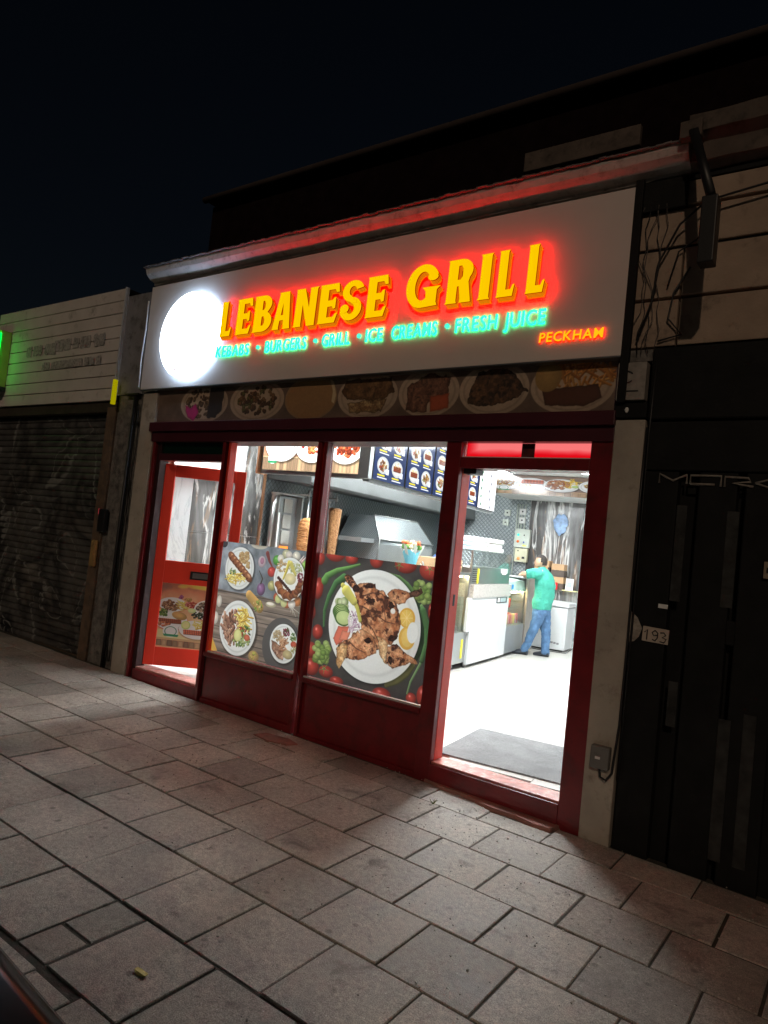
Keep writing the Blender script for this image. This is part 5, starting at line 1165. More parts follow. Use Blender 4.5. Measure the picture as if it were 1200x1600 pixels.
T.part('back_panel', B(-2.05, -2.0, 5.6, 6.47, .576, 1.1), mat('warm_cabinet_back', (.85, .72, .4), .5)); T.part('end_panel', B(-2.05, -1.44, 5.565, 5.585, .576, 1.1), STEEL); T.part('end_panel', B(-2.05, -1.44, 6.47, 6.485, .576, 1.25), STEEL)
T.part('front_glass', B(-1.418, -1.41, 5.59, 6.47, .58, 1.09), CASE_GLASS); T.part('shelf', B(-1.98, -1.44, 5.6, 6.46, .83, .84), CASE_GLASS); T.part('strip_light', B(-1.52, -1.48, 5.62, 6.44, 1.06, 1.085), WARM)
T.part('curved_top', MB().add([(-1.41, 5.58, 1.09), (-1.41, 6.48, 1.09), (-1.46, 6.48, 1.24), (-1.46, 5.58, 1.24), (-1.6, 6.48, 1.27), (-1.6, 5.58, 1.27), (-2.05, 6.48, 1.27), (-2.05, 5.58, 1.27)], [(0, 1, 2, 3), (3, 2, 4, 5), (5, 4, 6, 7)]), mat('pale_green_curved_top', (.5, .68, .6), .25)); T.part('blue_label', B(-1.405, -1.40, 5.62, 5.78, 1.13, 1.2), mat('blue_sticker', (.02, .25, .6), .5))
CAN = [mat('red_can', (.7, .03, .03), .3, .3), mat('orange_bottle', (.85, .3, .08), .35), mat('yellow_box', (.9, .75, .05), .5), mat('pink_can', (.85, .25, .25), .35)]
cl = 'small drink can or bottle standing on the shelves of the glass fridge'
for j, z in enumerate((.58, .842)):
    for k in range(9 if j == 0 else 4):
        for r_ in range(2):
            tt = 5.66 + k * .088; ss = -1.5 - r_ * .12; hh_ = .15 if j == 0 else .13
            cl = '%s, %s from left, %s row, %s shelf of the glass fridge' % (('red drink can', 'orange bottle', 'yellow carton', 'pink drink can')[(k + r_ + j) % 4], ('first', 'second', 'third', 'fourth', 'fifth', 'sixth', 'seventh', 'eighth', 'ninth')[k], ('front', 'back')[r_], ('lower', 'upper')[j])
            tag(solo('drink_can', MB().lathe((ss, tt, z), [(.026, 0), (.031, .01), (.031, hh_ - .015), (.024, hh_)], 10), CAN[(k + r_ + j) % 4], cl, 'drink can', (ss, tt, z), INSIDE, 'drinks in the glass fridge'))
T = T_('counter_end_panel', 'satin steel end panel the man in green leans against', 'counter', (-1.6, 6.8, .12))
T.part('panel', B(-1.42, -1.385, 6.50, 7.0, .12, 1.285), mat('warm_satin_steel', (.42, .38, .34), .4, .6)); T.part('worktop', B(-2.1, -1.36, 6.49, 7.05, 1.286, 1.31), STEEL, bev=.004); T.part('side_panel', B(-2.1, -1.421, 6.96, 7.0, .12, 1.285), STEEL_GREY)
T = T_('chest_freezer', 'white chest freezer against the back wall behind the man', 'freezer', (-1.2, 7.5, .12))
T.part('body', B(-1.75, -.90, 7.25, 7.79, .15, .85), WHITE, bev=.02); T.part('lid', B(-1.77, -.88, 7.23, 7.79, .86, .94), WHITE, bev=.02); T.part('handle', B(-1.36, -1.25, 7.195, 7.23, .80, .87), mat('grey_handle', (.45, .47, .48), .4), bev=.006); T.part('foot', B(-1.7, -.95, 7.3, 7.75, .12, .149), BLACK)
T.part('lock', MB().sphere((-1.2, 7.222, .875), .012), BLACK); T.part('vent_grille', MB().box(-1.14, -1.10, 7.243, 7.2495, .25, .28).box(-1.09, -1.05, 7.243, 7.2495, .245, .275).box(-1.04, -1.0, 7.243, 7.2495, .24, .27), mat('grille_grey', (.25, .25, .27), .6), kind='stuff')
T.part('cord', MB().tube([(-1.75, 7.2, .14), (-1.3, 7.1, .13), (-.85, 7.15, .13), (-.8, 7.5, .2), (-.84, 7.6, .35)], .006, 6), BLACK)
# cardboard on the ledge
for k, (s0, s1, z1, nb, lab) in enumerate(((-1.66, -1.40, 1.62, 3, 'cardboard box stack behind the head of the man in green'), (-1.36, -1.12, 1.58, 4, 'taller stack of flat brown boxes on the marble ledge right of the man'))):
    T = T_('cardboard_box_stack', lab, 'cardboard boxes', ((s0 + s1) / 2, 7.7, 1.126), 'stacks of cardboard on the back ledge'); hh_ = (z1 - 1.127) / nb
    for j in range(nb): T.part('cardboard_box', B(s0 + random.uniform(0, .015), s1 - random.uniform(0, .015), 7.70, 7.94, 1.127 + j * hh_, 1.127 + (j + .96) * hh_), CARD_DARK if j % 2 == (1 - k) else CARD, bev=.004)
T = T_('picture_frame', 'black framed panel leaning between the cardboard stacks', 'frame', (-1.39, 7.7, 1.126)); T.part('frame', B(-1.405, -1.375, 7.66, 7.9, 1.127, 1.5), BLACK)
solo('drink_can', MB().lathe((-1.245, 7.66, 1.126), [(.03, 0), (.036, .01), (.036, .115), (.028, .13)], 14), CAN[0], 'red drink can standing alone on the marble ledge', 'drink can', (-1.245, 7.66, 1.126), INSIDE)
T = T_('card_holder', 'white card holder with a blue print on the marble ledge', 'card holder', (-1.03, 7.7, 1.126)); T.part('holder', MB().rbox((-1.03, 7.76, 1.235), (.13, .015, .21), 0, -.12), PAPER); T.part('print', MB().rbox((-1.03, 7.745, 1.235), (.08, .004, .08), 0, -.12), mat('blue_print', (.45, .52, .62), .6, var=.3, vs=60))
solo('yellow_folder', B(-1.12, -.86, 7.62, 7.80, 1.127, 1.14), mat('pale_yellow_sheet', (.85, .8, .4), .6), 'pale yellow folder lying on the marble ledge', 'folder', (-1, 7.7, 1.127), INSIDE)
# switchgear on the back wall
def elbox(name, lab, s0, s1, z0, z1, m_): 
    T = T_(name, lab, 'control box', ((s0 + s1) / 2, 7.9, z0)); T.part('case', B(s0, s1, 7.88, 7.969, z0, z1), m_, bev=.006); return T
CB = mat('grey_green_enamel', (.5, .54, .48), .5); CB2 = mat('cream_enamel', (.55, .54, .38), .5)
T = elbox('control_box', 'grey green control box with a green lamp and an orange button', -2.13, -1.85, 1.80, 2.14, CB)
for s, z, m_, r_ in ((-2.06, 2.03, emis('green_lamp', (.05, 1, .35), 3.), .022), (-2.06, 1.91, mat('orange_button', (.8, .18, .03), .4), .026), (-1.95, 2.03, BLACK, .012), (-1.95, 1.9, mat('blue_button', (.1, .15, .5), .4), .016)): T.part('button', MB().sphere((s, 7.875, z), (r_, .012, r_)), m_)
T.part('yellow_label', B(-1.97, -1.90, 7.876, 7.879, 1.83, 1.85), YELLOW)
T = elbox('control_box', 'cream control box below the one with the green lamp', -2.10, -1.87, 1.54, 1.785, CB2)
T.part('button', MB().sphere((-2.02, 7.875, 1.60), (.03, .014, .03)), CAN[1]); T.part('button', MB().sphere((-2.04, 7.875, 1.74), (.012, .01, .012)), BLACK); T.part('notice', B(-1.96, -1.91, 7.876, 7.879, 1.6, 1.64), BLACK)
for k, (s, z) in enumerate(((-2.32, 2.42), (-2.34, 2.24), (-2.03, 2.46), (-2.03, 2.30))):
    T = T_('switch_box', ('upper left grey switch box on the steel wall', 'lower left grey switch box on the steel wall', 'white switch box near the top of the conduit', 'white switch box just above the green lamp control box')[k], 'switch', (s, 7.9, z)); T.part('case', B(s - .055, s + .055, 7.91, 7.969, z - .055, z + .055), PAPER if k > 1 else CB, bev=.006); T.part('knob', MB().sphere((s, 7.905, z), (.015, .012, .015)), BLACK)
for k, s in enumerate((-2.14, -2.10, -2.05, -1.99)):
    solo('conduit', MB().tube([(s, 7.95, 2.14 if k else 1.2), (s, 7.95, 2.6)], .012, 8), CB, ('long grey conduit left of the control boxes', 'grey conduit rising from the left of the control box', 'white conduit under the upper switch boxes', 'right hand conduit above the control box')[k], 'conduit', (s, 7.95, 2.2), INSIDE)
bag = MB(); bag.sphere((-1.33, 7.93, 2.28), (.13, .03, .19), 14, 10, 0, lambda a, b, c: 1 + .12 * math.sin(7 * a + 5 * c))
solo('blue_carrier_bag', bag, mat('pale_blue_plastic_bag', (.35, .5, .8), .4, var=.35, vs=14, bs=30, bstr=.8, bdist=.02), 'crumpled pale blue plastic bag hanging on the marble wall', 'plastic bag', (-1.33, 7.93, 2.28), INSIDE)
solo('door_mat', B(-.16, 1.0 if False else .86, .30, 1.24, .123, .135), MATF, 'grey speckled entrance mat just inside the right doorway', 'mat', (.3, .7, .123), INSIDE)
# kebab grills
def grill(lab, s, t0, t1, top):
    T = T_('kebab_grill', lab, 'kebab grill', (s, t0, .9)); tm = (t0 + t1) / 2; w_ = (t1 - t0)
    T.part('back', B(s - .22, s - .12, t0 + .02, t1 - .02, 1.0, top), STEEL_GREY, bev=.005); T.part('side_wing', B(s - .2, s - .08, t0, t0 + .025, 1.0, top + .01), STEEL, bev=.004); T.part('side_wing', B(s - .2, s - .04, t1 - .025, t1, 1.0, top + .01), STEEL, bev=.004)
    T.part('roof', B(s - .22, s - .03, t0, t1, top + .011, top + .03), STEEL, bev=.003)
    n_ = 5; h_ = (top - 1.08) / n_
    for k in range(n_):
        hot = k == 1
        T.part('burner', B(s - .119, s - .10, tm - w_ * .18, tm + w_ * .18, 1.06 + k * h_ + .012, 1.06 + (k + 1) * h_ - .012), emis('glowing_burner', (1, .28, .05), 2.2) if hot else mat('ceramic_burner', (.5, .5, .46), .6, bs=150, bstr=.5), bev=.004)
    T.part('base_tray', B(s - .25, s + .28, t0 - .02, t1 + .02, .93, .99), STEEL, bev=.005)
    return T
grill('kebab grill with a glowing orange burner left of the middle window post', -3.32, 2.40, 2.86, 2.07)
grill('kebab grill behind the smooth minced kebab', -3.40, 3.22, 3.62, 2.08)
T = T_('kebab_spit', 'rounded spit of sliced roasted meat left of the middle window post', 'kebab', (-3.14, 2.66, .99))
T.part('meat', MB().lathe((-3.14, 2.66, 1.05), [(.05, 0), (.06, .1), (.072, .2), (.082, .3), (.09, .4)] + [(.1 * (1 + .05 * math.sin(k * 2.3)), .42 + k * .024) for k in range(10)] + [(.098, .67), (.088, .715), (.066, .75), (.03, .775)], 24), KEBAB_SLICED); T.part('skewer', MB().tube([(-3.14, 2.66, .99), (-3.14, 2.66, 2.14)], .008, 8), STEEL); T.part('top_arm', MB().box(-3.4, -3.12, 2.645, 2.675, 2.10, 2.115).tube([(-3.14, 2.66, 2.09), (-3.14, 2.66, 2.17)], .014, 8), STEEL)
T = T_('kebab_spit', 'tall smooth spit of minced kebab right of the middle window post', 'kebab', (-3.22, 3.42, .99))
T.part('meat', MB().lathe((-3.22, 3.42, 1.0), [(.045, 0), (.052, .25), (.058, .45), (.066, .62), (.08, .85), (.086, .97), (.084, 1.005), (.06, 1.012)], 24), KEBAB_MINCE); T.part('skewer', MB().tube([(-3.22, 3.42, .99), (-3.22, 3.42, 2.2)], .008, 8), STEEL); T.part('top_arm', MB().box(-3.46, -3.2, 3.405, 3.435, 2.13, 2.145).tube([(-3.22, 3.42, 2.10), (-3.22, 3.42, 2.22)], .014, 8), STEEL)
T = T_('steel_pipe', 'bent steel gas pipe left of the first kebab grill', 'pipe', (-3.3, 2.2, .9)); T.part('pipe', MB().tube([(-3.35, 2.22, .95), (-3.35, 2.22, 1.7), (-3.35, 2.24, 1.95), (-3.38, 2.32, 2.04), (-3.4, 2.38, 2.05)], .025, 10), STEEL); T.part('rod', MB().tube([(-3.3, 2.3, .95), (-3.32, 2.32, 1.85)], .01, 6), PAPER)
T = T_('work_counter', 'stainless work counter along the kitchen wall under the grills', 'counter', (-3.3, 5, .12)); T.part('top', B(-3.59, -2.85, 2.35, 7.9, .88, .92), STEEL, bev=.004); T.part('body', B(-3.59, -2.9, 2.35, 7.9, .15, .879), STEEL_GREY)
T = T_('quilted_oven', 'quilted stainless oven housing with a sloping lid under the hood', 'oven', (-3.2, 5, .92))
ov = MB(); op = [(-3.55, .93), (-2.88, .93), (-2.88, 1.68), (-3.10, 2.0), (-3.45, 2.0), (-3.55, 1.9)]; k_ = 6
T.part('lid', MB().add([(-2.875, 4.10, 1.66), (-2.875, 5.95, 1.66), (-3.1, 5.75, 2.0), (-3.1, 4.28, 2.0)], [(0, 1, 2, 3)]), QUILT_FINE)
T.part('body', MB().add([(s, 4.10, z) for s, z in ((-3.55, .93), (-2.88, .93), (-2.88, 1.655), (-3.55, 1.655))] + [(s, 5.95, z) for s, z in ((-3.55, .93), (-2.88, .93), (-2.88, 1.655), (-3.55, 1.655))], [(0, 1, 2, 3), (7, 6, 5, 4), (1, 5, 6, 2), (3, 2, 6, 7), (0, 3, 7, 4)]), QUILT_FINE)
T.part('front_plate', B(-2.879, -2.87, 4.12, 5.93, .95, 1.60), STEEL_GREY)
T.part('hood_side', MB().add([(-2.876, 4.10, 1.657), (-3.1, 4.28, 2.0), (-3.5, 4.28, 2.0), (-3.55, 4.10, 1.657), (-2.876, 5.95, 1.657), (-3.1, 5.75, 2.0), (-3.5, 5.75, 2.0), (-3.55, 5.95, 1.657)], [(0, 1, 2, 3), (7, 6, 5, 4), (1, 5, 6, 2), (3, 2, 6, 7)]), QUILT_FINE)
T.part('edge_trim', MB().tube([(-2.872, 4.10, .95), (-2.872, 4.10, 1.665), (-3.1, 4.28, 2.01), (-3.1, 5.75, 2.01), (-2.872, 5.95, 1.665)], .009, 6), STEEL); T.part('edge_trim', MB().tube([(-2.87, 4.1, 1.665), (-2.87, 5.95, 1.665)], .008, 6), STEEL)
T.part('shelf_rail', B(-3.5, -2.95, 3.72, 4.09, 1.60, 1.66), STEEL_GREY)
# flowers
T = T_('flower_bouquet', 'bouquet of orange flowers wrapped in pale blue and white paper on the counter', 'flowers', (-1.72, 2.78, 1.35))
cone = MB(); n = 16
cone.add([(-1.72 + .05 * math.cos(a), 2.80 + .05 * math.sin(a), 1.36) for a in np.linspace(0, 6.283, n, endpoint=False)] + [(-1.72 + .10 * math.cos(a), 2.78 + .115 * math.sin(a), 1.555 + .02 * math.sin(3 * a)) for a in np.linspace(0, 6.283, n, endpoint=False)], [(k, (k + 1) % n, (k + 1) % n + n, k + n) for k in range(n)])
T.part('blue_wrap', cone, mat('pale_blue_tissue', (.22, .66, .82), .7, bs=30, bstr=.6))
wp = MB()
for a in np.linspace(0, 6.283, 7, endpoint=False):
    c_, s_ = math.cos(a), math.sin(a); wp.add([(-1.72 + .05 * math.cos(a - .4), 2.80 + .05 * math.sin(a - .4), 1.42), (-1.72 + .05 * math.cos(a + .4), 2.80 + .05 * math.sin(a + .4), 1.42), (-1.72 + .14 * math.cos(a + .3), 2.78 + .155 * math.sin(a + .3), 1.60), (-1.72 + .16 * c_, 2.78 + .18 * s_, 1.65)], [(0, 1, 2, 3)])
T.part('white_wrap', wp, mat('white_tissue', (.8, .82, .76), .7)); T.part('ribbon', MB().tube([(-1.62, 2.84, 1.42), (-1.6, 2.87, 1.38), (-1.61, 2.9, 1.43), (-1.6, 2.85, 1.45), (-1.6, 2.92, 1.37)], .008, 5), PAPER)
FO = mat('orange_petal', (.85, .2, .07), .6, var=.2, vs=60); FG = mat('green_leaf', (.12, .28, .06), .6)
for k in range(14):
    a = k * 2.4; r_ = .1 * math.sqrt(k / 14); T.part('flower', MB().sphere((-1.72 + r_ * math.cos(a), 2.78 + r_ * 1.25 * math.sin(a), 1.625 + .03 * math.cos(k)), (.032, .032, .024), 10, 6, 0, lambda x, y, z: 1 + .25 * math.sin(8 * math.atan2(y, x))), FO if k % 5 else mat('cream_petal', (.8, .72, .5), .6))
for k in range(10):
    a = k * 1.9; T.part('leaf', MB().sphere((-1.72 + .09 * math.cos(a), 2.78 + .11 * math.sin(a), 1.60), (.03, .012, .03), 8, 5), FG)
solo('bread_crate', MB().box(-2.0, -1.5, 3.45, 3.85, 1.355, 1.5, 0).box(-1.4995, -1.494, 3.47, 3.83, 1.385, 1.40, 1).box(-1.4995, -1.494, 3.47, 3.83, 1.43, 1.445, 1), [CARD, CARD_DARK], 'tan crate on the hot display next to the door post', 'crate', (-1.7, 3.6, 1.35), INSIDE, bev=.004)
solo('red_onion_bowl', MB().lathe((-1.7, 3.95, 1.36), [(.05, 0), (.11, .06), (.12, .09)], 16).sphere((-1.7, 3.95, 1.45), (.10, .10, .06), 12, 8, 1, lambda x, y, z: 1 + .1 * math.sin(9 * x + 7 * y)), [STEEL, mat('maroon_cabbage', (.45, .06, .14), .6, var=.3, vs=30)], 'steel bowl heaped with red cabbage behind the door post', 'bowl', (-1.7, 3.95, 1.36), INSIDE)

# ------------------------------------------------------------------ people
def skinned(T, name, pts, edges, m_, root, sub=2):
    """pts: name -> (x, y, z, rx, ry); one continuous surface grown over the joints"""
    ks = list(pts); idx = {k: i for i, k in enumerate(ks)}
    me = bpy.data.meshes.new(name)
    me.from_pydata([(pts[k][0] - T.p[0], pts[k][1] - T.p[1], pts[k][2] - T.p[2]) for k in ks], [(idx[a], idx[b]) for a, b in edges], [])
    o = bpy.data.objects.new(name, me); COL.objects.link(o); o.parent = T.o; me.materials.append(m_)
    sk = o.modifiers.new('skin', 'SKIN'); sk.use_smooth_shade = True; sk.branch_smoothing = .3
    if not me.skin_vertices: 
        bm_layer = None
    for k in ks:
        sv = me.skin_vertices[0].data[idx[k]]; sv.radius = (pts[k][3], pts[k][4] if len(pts[k]) > 4 else pts[k][3]); sv.use_root = (k == root)
    if sub:
        ss = o.modifiers.new('subdivision', 'SUBSURF'); ss.levels = sub; ss.render_levels = sub
    return o
def mk_skin(T, name, pts, edges, m_, root, sub=2):
    import bmesh
    ks = list(pts); me = bpy.data.meshes.new(name); bm = bmesh.new(); lay = bm.verts.layers.skin.verify(); vs = {}
    for k in ks:
        p = pts[k]; v = bm.verts.new((p[0] - T.p[0], p[1] - T.p[1], p[2] - T.p[2])); v[lay].radius = (p[3], p[4] if len(p) > 4 else p[3]); v[lay].use_root = (k == root); vs[k] = v
    for a, b in edges: bm.edges.new((vs[a], vs[b]))
    bm.to_mesh(me); bm.free(); me.materials.append(m_)
    o = bpy.data.objects.new(name, me); COL.objects.link(o); o.parent = T.o
    sk = o.modifiers.new('skin', 'SKIN'); sk.use_smooth_shade = True; sk.branch_smoothing = .4
    ss = o.modifiers.new('subdivision', 'SUBSURF'); ss.levels = sub; ss.render_levels = sub
    return o
def chain(*a): return [(a[i], a[i + 1]) for i in range(len(a) - 1)]
def head(T, c, yaw, hairm, bald=.0):
    """c: centre of the head; yaw: direction the face points (0 = +x)"""
    cs, sn = math.cos(yaw), math.sin(yaw)
    def R(x, y, z): return (c[0] + x * cs - y * sn, c[1] + x * sn + y * cs, c[2] + z)
    m = MB()
    def shape(x, y, z): 
        q = 1.0
        if z < 0: q *= 1 - .24 * (-z) ** 1.5
        return q
    m.sphere((0, 0, 0), (.092, .074, .112), 20, 16, 0, shape)
    v = []
    for x, y, z in m.v:
        if x > .045 and abs(y) < .02 and -.045 < z < .03: x += .022 * (1 - abs(y) / .02) * max(0, 1 - abs(z + .018) / .04)   # nose
        if z < -.055 and x > 0: x += .012                                                                                      # chin
        if x > .06 and .012 < z < .035 and abs(y) > .015: x -= .006                                                             # eye sockets
        v.append(R(x, y, z))
    m.v = v; hd_ = T.part('head', m, SKIN)
    T.part('nose', MB().add([R(.082, -.012, -.03), R(.082, .012, -.03), R(.112, 0, -.028), R(.088, 0, .022)], [(0, 1, 2), (0, 2, 3), (1, 3, 2)], 0, True), SKIN, hd_)
    for sgn in (-1, 1):
        T.part('eye', MB().sphere(R(.078, .028 * sgn, .012), (.009, .009, .006), 8, 6), mat('eye', (.03, .02, .015), .2) if sgn < 0 else bpy.data.materials['eye'], hd_)
        T.part('eyebrow', MB().tube([R(.084, .014 * sgn, .034), R(.086, .028 * sgn, .038), R(.074, .046 * sgn, .032)], .0045, 5), hairm, hd_)
        T.part('ear', MB().sphere(R(-.004, .076 * sgn, -.002), (.018, .009, .028), 10, 8), SKIN, hd_)
    T.part('mouth', MB().tube([R(.082, -.022, -.058), R(.089, 0, -.056), R(.082, .022, -.058)], .004, 5), mat('lip', (.35, .14, .11), .5), hd_)
    hm = MB(); hm.sphere((0, 0, 0), (.099, .081, .119), 22, 16)
    keep = []; 
    def hairy(p):
        x, y, z = p; front = .030 + .055 * bald; lim = .01 + max(0, x) * 1.0
        return (z > .05 + max(0, x - front) * 3.2) or (x < .012 and z > -.055 + max(0, x + .03) * 1.5 and not (x > -.02 and z < .0)) 
    hm2 = MB(); hm2.v = [R(p[0] - .004, p[1], p[2] + .002) for p in hm.v]
    for f in hm.f:
        if all(hairy(hm.v[i]) for i in f): hm2.f.append(f); hm2.mi.append(0); hm2.sm.append(True)
    T.part('hair', hm2, hairm, hd_); return R
def hand(T, wrist, dirn, down, name='hand'):
    w_ = Vector(wrist); d = Vector(dirn).normalized(); n_ = Vector(down).normalized(); sd = d.cross(n_).normalized(); m = MB()
    m.tube([w_, w_ + d * .03, w_ + d * .07, w_ + d * .09], .03, 10, rs=[.026, .032, .036, .03])
    for k, L in enumerate((.066, .076, .070, .056)):
        o_ = w_ + d * .082 + sd * (.027 - .018 * k); m.tube([o_, o_ + d * L * .45 + n_ * .004, o_ + d * L * .8 + n_ * .016, o_ + d * L + n_ * .03], .009, 7, rs=[.0095, .009, .008, .006])
    o_ = w_ + d * .03 + sd * .03; m.tube([o_, o_ + d * .025 + sd * .022, o_ + d * .055 + sd * .026 + n_ * .008], .01, 7, rs=[.012, .0105, .008])
    return T.part(name, m, SKIN)

# man in green leaning on the counter (faces -s, his left side towards the street)
T = T_('person', 'man in a mint green polo shirt and blue jeans leaning on the steel counter', 'person', (-1.08, 6.28, .12))
t0 = 6.30
arms = {'shl': (-1.11, t0 - .16, 1.425, .062), 'ell': (-1.37, t0 - .20, 1.365, .043), 'wrl': (-1.43, t0 + .02, 1.345, .029), 'shr': (-1.11, t0 + .16, 1.425, .062), 'elr': (-1.36, t0 + .22, 1.365, .043), 'wrr': (-1.42, t0 + .04, 1.365, .029)}
body = {'pelvis': (-1.075, t0, .93, .09, .10), 'waist': (-1.055, t0, 1.06, .10, .11), 'chest': (-1.05, t0, 1.26, .11, .12), 'upper': (-1.085, t0, 1.40, .085, .12), 'neck': (-1.13, t0, 1.48, .052, .052), 'skull': (-1.15, t0, 1.56, .055, .055), **arms,
        'hipl': (-1.08, t0 - .085, .86, .06), 'kneel': (-1.16, t0 - .10, .52, .056), 'ankl': (-1.285, t0 - .10, .20, .040), 'footl': (-1.36, t0 - .10, .155, .034),
        'hipr': (-1.06, t0 + .085, .86, .06), 'kneer': (-1.03, t0 + .10, .52, .056), 'ankr': (-1.00, t0 + .08, .20, .040), 'footr': (-1.08, t0 + .08, .155, .034)}
be = chain('pelvis', 'waist', 'chest', 'upper', 'neck', 'skull') + chain('upper', 'shl', 'ell', 'wrl') + chain('upper', 'shr', 'elr', 'wrr') + chain('pelvis', 'hipl', 'kneel', 'ankl', 'footl') + chain('pelvis', 'hipr', 'kneer', 'ankr', 'footr')
mk_skin(T, 'body', body, be, SKIN, 'pelvis')
def slices(m, sec, n=20):
    m.add([(a + rs * math.cos(2 * math.pi * k / n), b_ + rt * math.sin(2 * math.pi * k / n), z) for a, b_, z, rs, rt in sec for k in range(n)],
          [(i * n + k, i * n + (k + 1) % n, (i + 1) * n + (k + 1) % n, (i + 1) * n + k) for i in range(len(sec) - 1) for k in range(n)] + [tuple(range(n - 1, -1, -1)), tuple((len(sec) - 1) * n + k for k in range(n))], 0, True)
FOLD = bpy.data.textures.new('cloth_folds', 'CLOUDS'); FOLD.noise_scale = .09; FOLD.noise_depth = 2
def fused(T, name, m, mt, vox=.012, amp=.038):
    o = T.part(name, m, mt); rm = o.modifiers.new('remesh', 'REMESH'); rm.mode = 'VOXEL'; rm.voxel_size = vox; rm.use_smooth_shade = True
    sm = o.modifiers.new('smooth', 'SMOOTH'); sm.iterations = 6; sm.factor = .6
    d = o.modifiers.new('folds', 'DISPLACE'); d.texture = FOLD; d.strength = amp; d.mid_level = .5; d.texture_coords = 'LOCAL'; return o
m = MB(); slices(m, [(-1.09, t0, .845, .142, .175), (-1.08, t0, .95, .148, .178), (-1.065, t0, 1.08, .158, .18), (-1.065, t0, 1.22, .156, .195), (-1.08, t0, 1.33, .14, .205), (-1.105, t0, 1.41, .112, .195), (-1.125, t0, 1.465, .078, .125), (-1.14, t0, 1.495, .06, .066), (-1.145, t0, 1.51, .058, .062)])
m.tube([(-1.10, t0 - .14, 1.40), (-1.20, t0 - .19, 1.395), (-1.31, t0 - .205, 1.375)], .07, 14, rs=[.085, .082, .07]); m.tube([(-1.10, t0 + .14, 1.40), (-1.20, t0 + .2, 1.395), (-1.30, t0 + .22, 1.375)], .07, 14, rs=[.085, .08, .07])
fused(T, 'shirt', m, SHIRT)
m = MB(); slices(m, [(-1.085, t0, 1.0, .12, .15), (-1.085, t0, .92, .132, .16), (-1.085, t0, .82, .14, .168), (-1.09, t0, .77, .13, .16)])
slices(m, [(-1.085, t0 - .08, .86, .105, .085), (-1.10, t0 - .085, .74, .102, .088), (-1.145, t0 - .10, .56, .080, .078), (-1.175, t0 - .10, .46, .072, .072), (-1.225, t0 - .10, .32, .066, .066), (-1.27, t0 - .10, .20, .068, .062), (-1.275, t0 - .10, .165, .066, .06)])
slices(m, [(-1.07, t0 + .08, .86, .105, .085), (-1.055, t0 + .085, .74, .100, .088), (-1.03, t0 + .10, .56, .078, .078), (-1.015, t0 + .10, .46, .072, .072), (-1.0, t0 + .09, .32, .066, .066), (-.99, t0 + .08, .20, .068, .062), (-.988, t0 + .08, .165, .066, .06)])
fused(T, 'jeans', m, DENIM, .011, .042)
for s, t in ((-1.27, t0 - .10), (-.985, t0 + .08)):
    m = MB(); pr = [(.055, .045, .05, .03), (.02, .05, .058, .055), (-.04, .05, .05, .05), (-.10, .05, .036, .035), (-.155, .046, .028, .022), (-.185, .03, .02, .012)]
    pts_ = []; n = 12
    for dx, wy, hz, _ in pr:
        for k in range(n):
            a = 2 * math.pi * k / n; pts_.append((s + dx, t + wy * math.cos(a), .125 + hz * (1 + math.sin(a)) * .95))
    m.add(pts_, [(i * n + k, i * n + (k + 1) % n, (i + 1) * n + (k + 1) % n, (i + 1) * n + k) for i in range(5) for k in range(n)] + [tuple(range(n)), tuple(5 * n + k for k in reversed(range(n)))], 0, True)
    T.part('shoe', m, SHOE)
head(T, (-1.165, t0, 1.575), math.radians(180), HAIR, .8)
hand(T, (-1.425, t0 + .03, 1.345), (-.15, 1, -.05), (0, 0, -1)); hand(T, (-1.415, t0 + .03, 1.37), (-.2, -1, -.05), (0, 0, -1))

# staff member behind the counter, mostly hidden by the wide post
T = T_('person', 'staff member in a blue T-shirt behind the counter, half hidden by the wide red post', 'person', (-2.3, 5.05, .12))
c0 = (-2.13, 4.75)
body = {'pelvis': (c0[0], c0[1], .95, .11, .12), 'chest': (c0[0] + .01, c0[1], 1.35, .11, .14), 'upper': (c0[0], c0[1], 1.49, .08, .11), 'neck': (c0[0] + .01, c0[1], 1.60, .05), 'skull': (c0[0] + .02, c0[1], 1.69, .052),
        'shl': (c0[0] - .03, c0[1] - .18, 1.50, .058), 'ell': (c0[0] - .02, c0[1] - .33, 1.42, .042), 'wrl': (c0[0] + .16, c0[1] - .52, 1.33, .03), 'shr': (c0[0], c0[1] + .18, 1.50, .058), 'elr': (c0[0] - .02, c0[1] + .24, 1.14, .042), 'wrr': (c0[0] + .22, c0[1] + .18, 1.1, .03),
        'hipl': (c0[0], c0[1] - .09, .9, .085), 'kneel': (c0[0] + .02, c0[1] - .1, .52, .055), 'ankl': (c0[0], c0[1] - .1, .18, .038), 'hipr': (c0[0], c0[1] + .09, .9, .085), 'kneer': (c0[0] + .02, c0[1] + .1, .52, .055), 'ankr': (c0[0], c0[1] + .1, .18, .038)}
be = chain('pelvis', 'chest', 'upper', 'neck', 'skull') + chain('upper', 'shl', 'ell', 'wrl') + chain('upper', 'shr', 'elr', 'wrr') + chain('pelvis', 'hipl', 'kneel', 'ankl') + chain('pelvis', 'hipr', 'kneer', 'ankr')
mk_skin(T, 'body', body, be, SKIN, 'pelvis')
